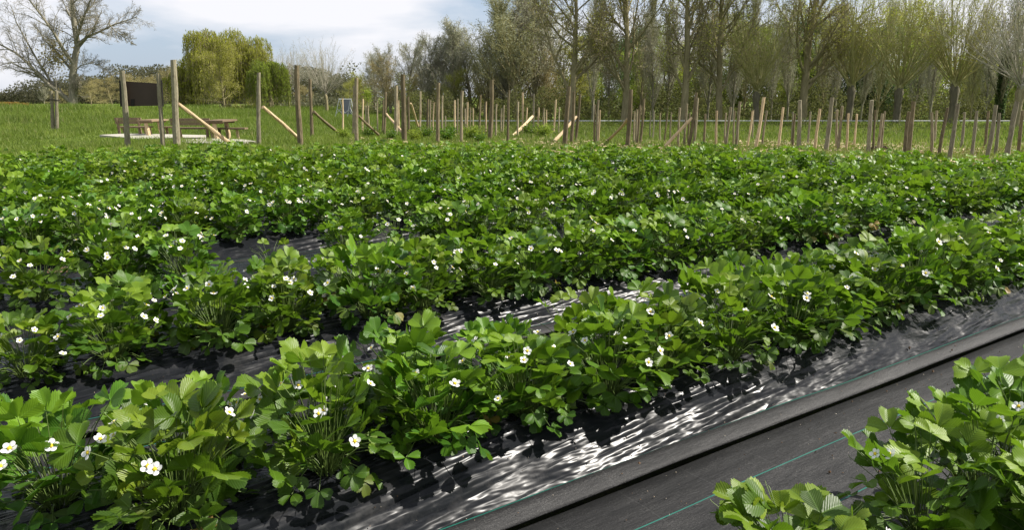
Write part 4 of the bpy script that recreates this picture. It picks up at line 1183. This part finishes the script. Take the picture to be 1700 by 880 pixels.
# front line: big open trees and pollards
pl(broad[0], 950, 42, -120, 'big dark tree with many fanning limbs behind the tenth tall post', 'broad_tree', rz=.3, wx=1.0)
pl(broad[1], 1037, 43, -140, 'slender tall tree with ivy leaves at the foot of its trunk', 'broad_tree', rz=2.0, wx=.85)
pl(broad[2], 1137, 42, -150, 'tall tree with thick leaning trunk, left of two central right trees', 'broad_tree', rz=4.0, wx=.9)
pl(broad[0], 1196, 43, -130, 'thick straight-trunked tall tree with high fork, right of leaning trunk', 'broad_tree', rz=2.6, wx=.9)
pl(broad[1], 1337, 43, -160, 'tall dark tree between the first and second pollard willow', 'broad_tree', rz=4.8, wx=.95)
pg = 'pollard willows along the right bank'
pl(pol[0], 1257, 42.5, -12, 'yellow-green pollard willow with low head, leftmost on the right bank', 'pollard_willow', group=pg)
pl(pol[1], 1412, 42.5, -30, 'brownish pollard willow with dense upright shoots, second from left on bank', 'pollard_willow', group=pg)
pl(pol[0], 1492, 41, -40, 'pollard willow with leaning pale trunk, third from left on bank', 'pollard_willow', rz=1.0, group=pg)
pl(pol[1], 1583, 40, -45, 'thick-trunked pollard willow with wide fan of shoots, fourth on bank', 'pollard_willow', rz=2.0, wx=1.05, group=pg)
pl(pol[2], 1693, 37, -60, 'greyish pollard willow at the right edge of the photo', 'pollard_willow', rz=.6, wx=1.15, group=pg)
# centre left pollards
pl(pol[2], 479, 63, 74, 'grey pollard tree with fan of bare shoots right of the willow', 'pollard_tree', rz=1.5, wx=.8)
pl(pol[2], 541, 60, 66, 'pale budding pollard tree, right one of the two central pollards', 'pollard_tree', rz=3.5, wx=1.0)
# pale bare trees in the centre
cx = ((622, 64, 86, 0, 1.2), (648, 60, 76, 1, 1.2), (676, 62, 66, 0, 1.3), (704, 58, 58, 1, 1.3), (730, 60, 52, 0, 1.3), (756, 57, 44, 1, 1.4), (782, 58, 36, 0, 1.3),
      (806, 55, 24, 2, 1.4), (832, 54, 8, 1, 1.3), (858, 51, -10, 2, 1.4), (890, 53, -26, 0, 1.3), (912, 56, -30, 2, 1.3))
for i, (x, Y_, yt, pr, w_) in enumerate(cx):
    pl((twig + [twig_g])[pr], x, Y_, yt, 'bare pale twiggy tree, %s from the left in the rising central row' % ordn(i + 1), 'twiggy_tree', wx=w_ * 1.3, group='bare twiggy trees behind the stakes')
sx_ = (985, 1012, 1064, 1085, 1108, 1160, 1176, 1218, 1236, 1282, 1310, 1366, 1388, 1432, 1458, 1520, 1548, 1616, 1640)
for i, x in enumerate(sx_):
    pl((twig + [twig_g])[i % 3], x, 46 + (i * 5) % 7, -20 + (i * 37) % 70, 'thin woodland sapling, %s from the left among the right-hand trees' % ordn(i + 1), 'sapling', wx=.75, group='thin saplings below the right-hand trees')
# understory, brown and olive scrub
us = [(150, 108, 132, bush_b[0], 1.6), (185, 105, 126, bush_b[1], 1.6), (222, 108, 122, bush_b[0], 1.5), (256, 100, 124, bush_b[1], 1.5), (285, 98, 110, bush_b[0], 1.3), (100, 115, 146, bush_b[1], 1.9),
      (372, 57, 74, bush_o[0], 1.0), (462, 75, 130, bush_o[1], 1.2), (505, 76, 140, bush_b[0], 1.3), (575, 72, 132, bush_o[1], 1.2), (603, 66, 118, bush_o[0], 1.1),
      (642, 58, 92, bush_b[1], 1.1), (685, 60, 120, bush_b[0], 1.2), (715, 62, 105, bush_b[1], 1.1), (750, 56, 112, bush_o[0], 1.1), (790, 58, 92, bush_o[1], 1.1),
      (825, 55, 118, bush_b[0], 1.2), (862, 56, 70, bush_o[0], 1.1), (900, 52, 84, bush_b[1], 1.2), (935, 55, 60, bush_o[1], 1.1), (975, 56, 90, bush_f[0], 1.1),
      (1000, 62, 60, bush_d[0], 1.0), (1035, 66, 40, bush_d[1], 1.1), (1070, 54, 84, bush_f[1], 1.1), (1098, 58, 50, bush_f[0], 1.1), (1125, 62, 70, bush_o[0], 1.0),
      (1165, 56, 90, bush_f[0], 1.2), (1180, 64, 30, bush_b[0], 1.1), (1225, 58, 50, bush_f[1], 1.2), (1255, 62, 20, bush_o[0], 1.1), (1290, 54, 100, bush_f[0], 1.1),
      (1302, 58, 30, bush_d[1], 1.1), (1345, 56, 70, bush_f[1], 1.2), (1370, 66, 10, bush_o[1], 1.2), (1395, 58, 90, bush_d[1], 1.3), (1440, 56, 50, bush_d[0], 1.3),
      (1450, 66, 0, bush_o[0], 1.2), (1475, 58, 110, bush_f[1], 1.1), (1525, 55, 40, bush_f[0], 1.1), (1560, 60, 20, bush_o[1], 1.1), (1600, 58, 90, bush_f[1], 1.2),
      (1635, 56, 95, bush_o[0], 1.2), (1665, 58, 105, bush_b[1], 1.2), (1700, 52, 100, bush_f[0], 1.2), (1735, 55, 30, bush_o[1], 1.2)]
NMW = {id(bush_b[0]): ('brownish budding', 'scrub_tree'), id(bush_b[1]): ('brownish budding', 'scrub_tree'), id(bush_o[0]): ('olive-green', 'leafy_tree'), id(bush_o[1]): ('olive-green', 'leafy_tree'),
       id(bush_d[0]): ('dark evergreen', 'evergreen_tree'), id(bush_d[1]): ('dark evergreen', 'evergreen_tree'), id(bush_f[0]): ('fresh green', 'leafy_tree'), id(bush_f[1]): ('fresh green', 'leafy_tree')}
us.sort(key=lambda q: q[0]); cn = {}
for x, Y_, yt, pr, w_ in us:
    ad, nm = NMW[id(pr)]; cn[ad] = cn.get(ad, 0) + 1
    pl(pr, x, Y_, yt, '%s woodland tree, %s from the left of the %s trees' % (ad, ordn(cn[ad]), ad), nm, wx=w_, group='understorey trees behind the field')
# ivy-clad trunk
pl(make_tree('twiggy', 61, 10, .24, bark_dark, bark_grey, lv_dark, 3000, .08, minr=.009, leaf_from=2), 1662, 47, -40, 'dark ivy-clad slender tree between the last two pollard willows', 'ivy_tree', rz=0)
iv = MB(); n = 5200; zz = rng.uniform(0, 5.2, n); a_ = rng.uniform(0, 6.28, n); rr_ = rng.uniform(.18, .42, n)
leaf_cards(iv, np.stack([np.cos(a_) * rr_, np.sin(a_) * rr_, zz], -1), .09, rng.random(n), 0)
io = iv.build('ivy', lv_dark, [ob for ob in C.objects if ob.name.startswith('ivy_tree')][0])
# far wood as one mass behind everything
mb = MB(); n = 70000
xx = rng.uniform(-26, 70, n); yy = rng.uniform(68, 84, n)
top = 4.0 + 1.8 * np.sin(xx * .31) + 1.5 * np.sin(xx * .83 + 1) + .8 * np.sin(xx * 2.1) + 1.5 * sm(0, 26, xx)
top *= (.45 + .55 * sm(-22, 4, xx))
zz = top * rng.random(n) ** .8
pts = np.stack([xx, yy, zz], -1); pts = pts[fnoise(xx * .7 + yy * .4, zz * 1.2, .9) > -.5 + .9 * zz / top]
leaf_cards(mb, pts, .15, rng.random(len(pts)), 0)
tag(mb.build('far_woodland', lv_far), 'far wood seen as one mass behind the trees', 'woodland', kind='stuff')
mb = MB(); n = 110000
xx = rng.uniform(-95, -26, n); yy = rng.uniform(118, 140, n)
top = (5.2 + .9 * np.sin(xx * .3) + .6 * np.sin(xx * .9)) * (.25 + .75 * sm(-84, -66, xx)); zz = top * rng.random(n) ** .8
leaf_cards(mb, np.stack([xx, yy, zz], -1), .17, rng.random(n), 0)
tag(mb.build('far_hedgerow', lv_far), 'long far hedgerow across the left horizon', 'hedgerow', kind='stuff')
n = 120000
xx = rng.uniform(-7, 44, n); yy = rng.uniform(46, 54, n) + .12 * xx
top = 1.5 + .7 * np.sin(xx * .7) + .5 * np.sin(xx * 1.9 + 2) + .4 * np.sin(xx * 4.3); zz = np.maximum(.1, top) * rng.random(n) ** .9
kk = fnoise(xx * 1.3 + yy, zz * 2 + yy, 1.2) > -.5; mb = MB()
leaf_cards(mb, np.stack([xx, yy, zz - .2], -1)[kk], .055, np.clip(.2 + .3 * fnoise(xx, yy, .8) + rng.normal(0, .15, n), 0, 1)[kk], 0)
tag(mb.build('undergrowth', lv_under), 'tangled low undergrowth at the foot of the trees', 'undergrowth', kind='stuff')
# nettles and cow parsley along the bank
n = 150000
xx = rng.uniform(-6, 38, n); yy = 26.5 + 14.5 * rng.random(n) ** .8 - .12 * xx * (rng.random(n) < .5)
cl = fnoise(xx * 1.5 + 4, yy * 1.1, .9) + .6 * fnoise(xx * 3.1, yy * 2.2 + 1, 1.0)
hh = (.08 + .30 * np.clip(cl + .3, 0, 1.5)) * (1 + .5 * sm(37, 40, yy)); kp = rng.random(n) < .25 + .6 * np.clip(cl + .4, 0, 1)
mb = MB(); leaf_cards(mb, np.stack([xx, yy, ground_z(xx, yy) + hh * rng.random(n)], -1)[kp], .035, np.clip(.35 + .25 * hh + rng.normal(0, .22, n), 0, 1)[kp], 0)
tag(mb.build('bank_weeds', lv_weed), 'weeds and nettles along the top of the bank', 'weeds', kind='stuff')

# young bushes between the stakes
def weed_bush(seed):
    r = np.random.default_rng(seed); o = empty('young_bush'); a_, b_ = MB(), MB()
    polys = []
    for k_ in range(9):
        an = r.uniform(0, 6.28); d = np.array([math.cos(an) * .5, math.sin(an) * .5, 1]); t_ = np.linspace(0, 1, 5)[:, None]
        polys.append(d * t_ * r.uniform(.25, .48) + r.normal(0, .02, (5, 3)) * t_)
    a_.tubes(polys, [np.linspace(.008, .003, 5)] * 9, 3); a_.build('stems', bark_olive, o)
    n = 900; i = r.integers(0, 9, n); j = r.integers(1, 5, n)
    pts = np.array([polys[p][q] for p, q in zip(i, j)]) + r.normal(0, .075, (n, 3)); pts[:, 2] = np.abs(pts[:, 2])
    leaf_cards(b_, pts, .034, np.clip(r.normal(.45, .2, n), 0, 1), 0); b_.build('foliage', lv_fresh if seed % 2 else straw_leaf_far, o)
    return o
wb = [weed_bush(201), weed_bush(202), weed_bush(204)]
spots = [(572, 229), (612, 227), (650, 230), (690, 230), (706, 224), (742, 229), (783, 226), (796, 231), (880, 221), (902, 225)]
for i, (x, y) in enumerate(sorted(spots)):
    q = P(x, y + 3); o = wb[i] if i < 3 else copy_tree(wb[i % 3])
    o.location = (q.x, q.y, float(ground_z(q.x, q.y))); o.rotation_euler = (0, 0, rng.uniform(0, 6)); s = rng.uniform(.55, .9); o.scale = (s * 1.3, s * 1.3, s)
    tag(o, 'low leafy young bush, %s from the left among the stakes' % ordn(i + 1), 'bush', 'young bushes among the stakes')

# staked young tree with a leaf tuft
Yd = P(610, 219).y; B = Vector((at(610, 219, Yd).x, Yd, 0))
o = empty('staked_tree', B)
pole_mesh('stake', at(607, 219, Yd) - B, at(607, 175, Yd) - B, 1.4 / ppm(Yd), wood_tan, o, seed=31)
pole_mesh('stake', at(612.5, 219, Yd) - B, at(611.5, 175, Yd) - B, 1.4 / ppm(Yd), wood_tan, o, seed=32)
pole_mesh('trunk', (0, .08, 0), at(610, 150, Yd) - B + Vector((0, .08, 0)), .7 / ppm(Yd), bark_olive, o, seed=33, taper=.5)
n = 420; pts = np.array([(at(610 + rng.normal(0, 3.6), 157 + rng.normal(0, 5.5), Yd) - B)[:] for _ in range(n)]); pts[:, 1] = rng.normal(.08, .12, n)
mb = MB(); leaf_cards(mb, pts, .036, rng.random(n), 0); mb.build('crown', lv_fresh, o)
tag(o, 'young tree with a small leaf tuft tied between two thin stakes', 'tree')

# climbing frame with grey panel
Yd = 45.0; B = at(571, 191, Yd); B.z = float(ground_z(B.x, B.y)); o = empty('climbing_frame', B)
M = Mat('grey_panel'); nz = M.noise(2, detail=2); grey_panel = M.done(M.pbr(M.ramp(nz, [(.3, (.13, .14, .17)), (.7, (.18, .19, .22))]), .6, .3))
M = Mat('pale_metal'); pale_metal = M.done(M.pbr((.55, .56, .56), .4, .5))
slab('panel', [at(568, 164, Yd) - B, at(581, 164, Yd) - B, at(583, 189, Yd) - B, at(566, 189, Yd) - B], .06, grey_panel, o)
for l in (((563, 164), (557, 193)), ((564, 164), (571, 193)), ((582, 164), (577, 193)), ((583, 164), (588, 193))):
    pole_mesh('leg', at(*l[1], Yd) - B, at(*l[0], Yd) - B, .022, pale_metal, o, 5, seed=l[0][0])
pole_mesh('crossbar', at(562, 164, Yd) - B, at(584, 164, Yd) - B, .022, pale_metal, o, 5, seed=3)
mb = MB()
for l in (((558, 189), (566, 180), (574, 187), (582, 178), (586, 188)), ((560, 180), (570, 189), (580, 183), (587, 191))):
    mb.tubes([np.array([(at(x, y, Yd) - B)[:] for x, y in l]) + [0, -.06, 0]], [[.014] * len(l)], 4)
mb.build('rope_net', pale_metal, o)
tag(o, 'grey panelled climbing frame with pale poles far beyond the stakes', 'play equipment')

# low white rail along the bank top
o = empty('low_rail', (0, 40.6, 0)); mb = MB()
xs = np.linspace(-5.5, 37, 30); zz = [float(at(850, 200.2, 40.6).z)] * 30
mb.tubes([np.stack([xs, 0 * xs, np.array(zz)], -1)], [[.026] * 30], 6); mb.build('rail', pale_metal, o)
mb = MB()
for x in xs[::1]: 
    mb = MB(); mb.box((x, 0.04, zz[0] - .18), (.05, .05, .36)); mb.build('post', wood_grey, o)
tag(o, 'long low pale rail along the far bank below the trees', 'rail')

# dark molehill on the grass at the right
mb = MB(); q = P(1368, 249)
for i in range(90):
    a_ = rng.uniform(0, 6.28); r_ = min(.15, abs(rng.normal(0, .07))); mb.add(ico * rng.uniform(.02, .05) * rng.uniform(.6, 1.3, (6, 3)) + [r_ * math.cos(a_) * 1.6, r_ * math.sin(a_), max(.01, .09 - r_ * .5)], icf, 0, rng.uniform(0, .15))
o = mb.build('soil_heap', bpy.data.materials['soil_crumbs'], loc=q); o.location.x = P(1462, 248).x; o.location.y = P(1462, 248).y
tag(o, 'small dark heap of soil on the ground below the stakes', 'soil heap')

# orange-red bush and far buildings at the left edge
def hedge_bush(px0, px1, yt, Y_, m, lab, nm, seed):
    r = np.random.default_rng(seed); c = at((px0 + px1) / 2, 190, Y_); c.z = float(ground_z(c.x, c.y)); o = empty(nm, c)
    wd = (px1 - px0) / ppm(Y_); ht = CAM_H + (160.6 - yt) / ppm(Y_) - c.z; n = 6000
    a_, b_ = MB(), MB(); polys = []
    for k_ in range(60):
        x0 = r.uniform(-.45, .45) * wd; t_ = np.linspace(0, 1, 4)[:, None]; polys.append(np.array([x0, r.normal(0, .2), 0]) + np.array([r.normal(0, .2), r.normal(0, .2), ht * r.uniform(.7, .98)]) * t_)
    a_.tubes(polys, [np.linspace(.02, .008, 4)] * 60, 3); a_.build('stems', bark_olive, o)
    u = r.uniform(-.5, .5, n); z = ht * (1 - .35 * (2 * u) ** 4) * r.random(n) ** .7
    leaf_cards(b_, np.stack([u * wd, r.normal(0, .4, n), z], -1), .07, np.clip(.15 + (u + .5) * .7 + r.normal(0, .15, n), 0, 1), 0); b_.build('foliage', m, o)
    tag(o, lab, 'bush'); return o
hedge_bush(-30, 45, 169, 58, lv_orange, 'rusty orange-green clipped bush at the left edge', 'rusty_bush', 301)
pl(twig[1], 72, 100, 138, 'small distant bare tree above the rusty bush', 'bare_tree', wx=1.7)
M = Mat('pale_wall'); wall_w = M.done(M.pbr(M.ramp(M.noise(.4), [(.3, (.50, .54, .60)), (.7, (.58, .62, .67))]), .8, .2))
M = Mat('slate_roof'); roof_m = M.done(M.pbr(M.ramp(M.noise(.5), [(.3, (.07, .09, .13)), (.7, (.10, .13, .18))]), .6, .3))
M = Mat('window_glass'); glass_m = M.done(M.pbr((.05, .07, .10), .15, .6))
M = Mat('brick'); br = M.n('ShaderNodeTexBrick', {'Scale': 4.0, 'Color1': (.30, .20, .15, 1), 'Color2': (.36, .25, .19, 1), 'Mortar': (.4, .36, .32, 1)})
brick_m = M.done(M.pbr(br.outputs['Color'], .85, .2))
def building(px0, px1, ytop, Y_, lab, wall, floors=2, dep=10, step=None):
    c = at((px0 + px1) / 2, 185, Y_); o = empty('building', (c.x, Y_, 0)); w = (px1 - px0) / ppm(Y_); h = CAM_H + (160.6 - ytop) / ppm(Y_)
    mb = MB(); mb.box((0, 0, h / 2 - .5), (w, dep, h + 1)); mb.build('wall', wall, o)
    mb = MB(); mb.box((0, 0, h + h * .03 + .02), (w * 1.02, dep * 1.02, h * .12)); 
    if step: mb.box((w * step, 0, h * 1.14), (w * .18, dep * .5, h * .22))
    mb.build('roof', roof_m, o)
    nx_ = max(3, int(w / 4))
    for f_ in range(floors):
        for i in range(nx_):
            mb = MB(); mb.box(((i + .5) / nx_ * w - w / 2, -dep / 2 - .02, h * (f_ + .55) / floors), (w / nx_ * .6, .08, h / floors * .42)); mb.build('window', glass_m, o)
    tag(o, lab, 'building')
building(-60, 30, 163, 260, 'low blue-grey building with dark roof on the left horizon', wall_w, 1, 14, -.25)
building(34, 60, 167, 230, 'small white building beside the far hedgerow', wall_w, 1, 8)
building(1622, 1656, 98, 95, 'brick house glimpsed through the trees at the right', brick_m, 3, 8)
print('objects', len(bpy.data.objects))
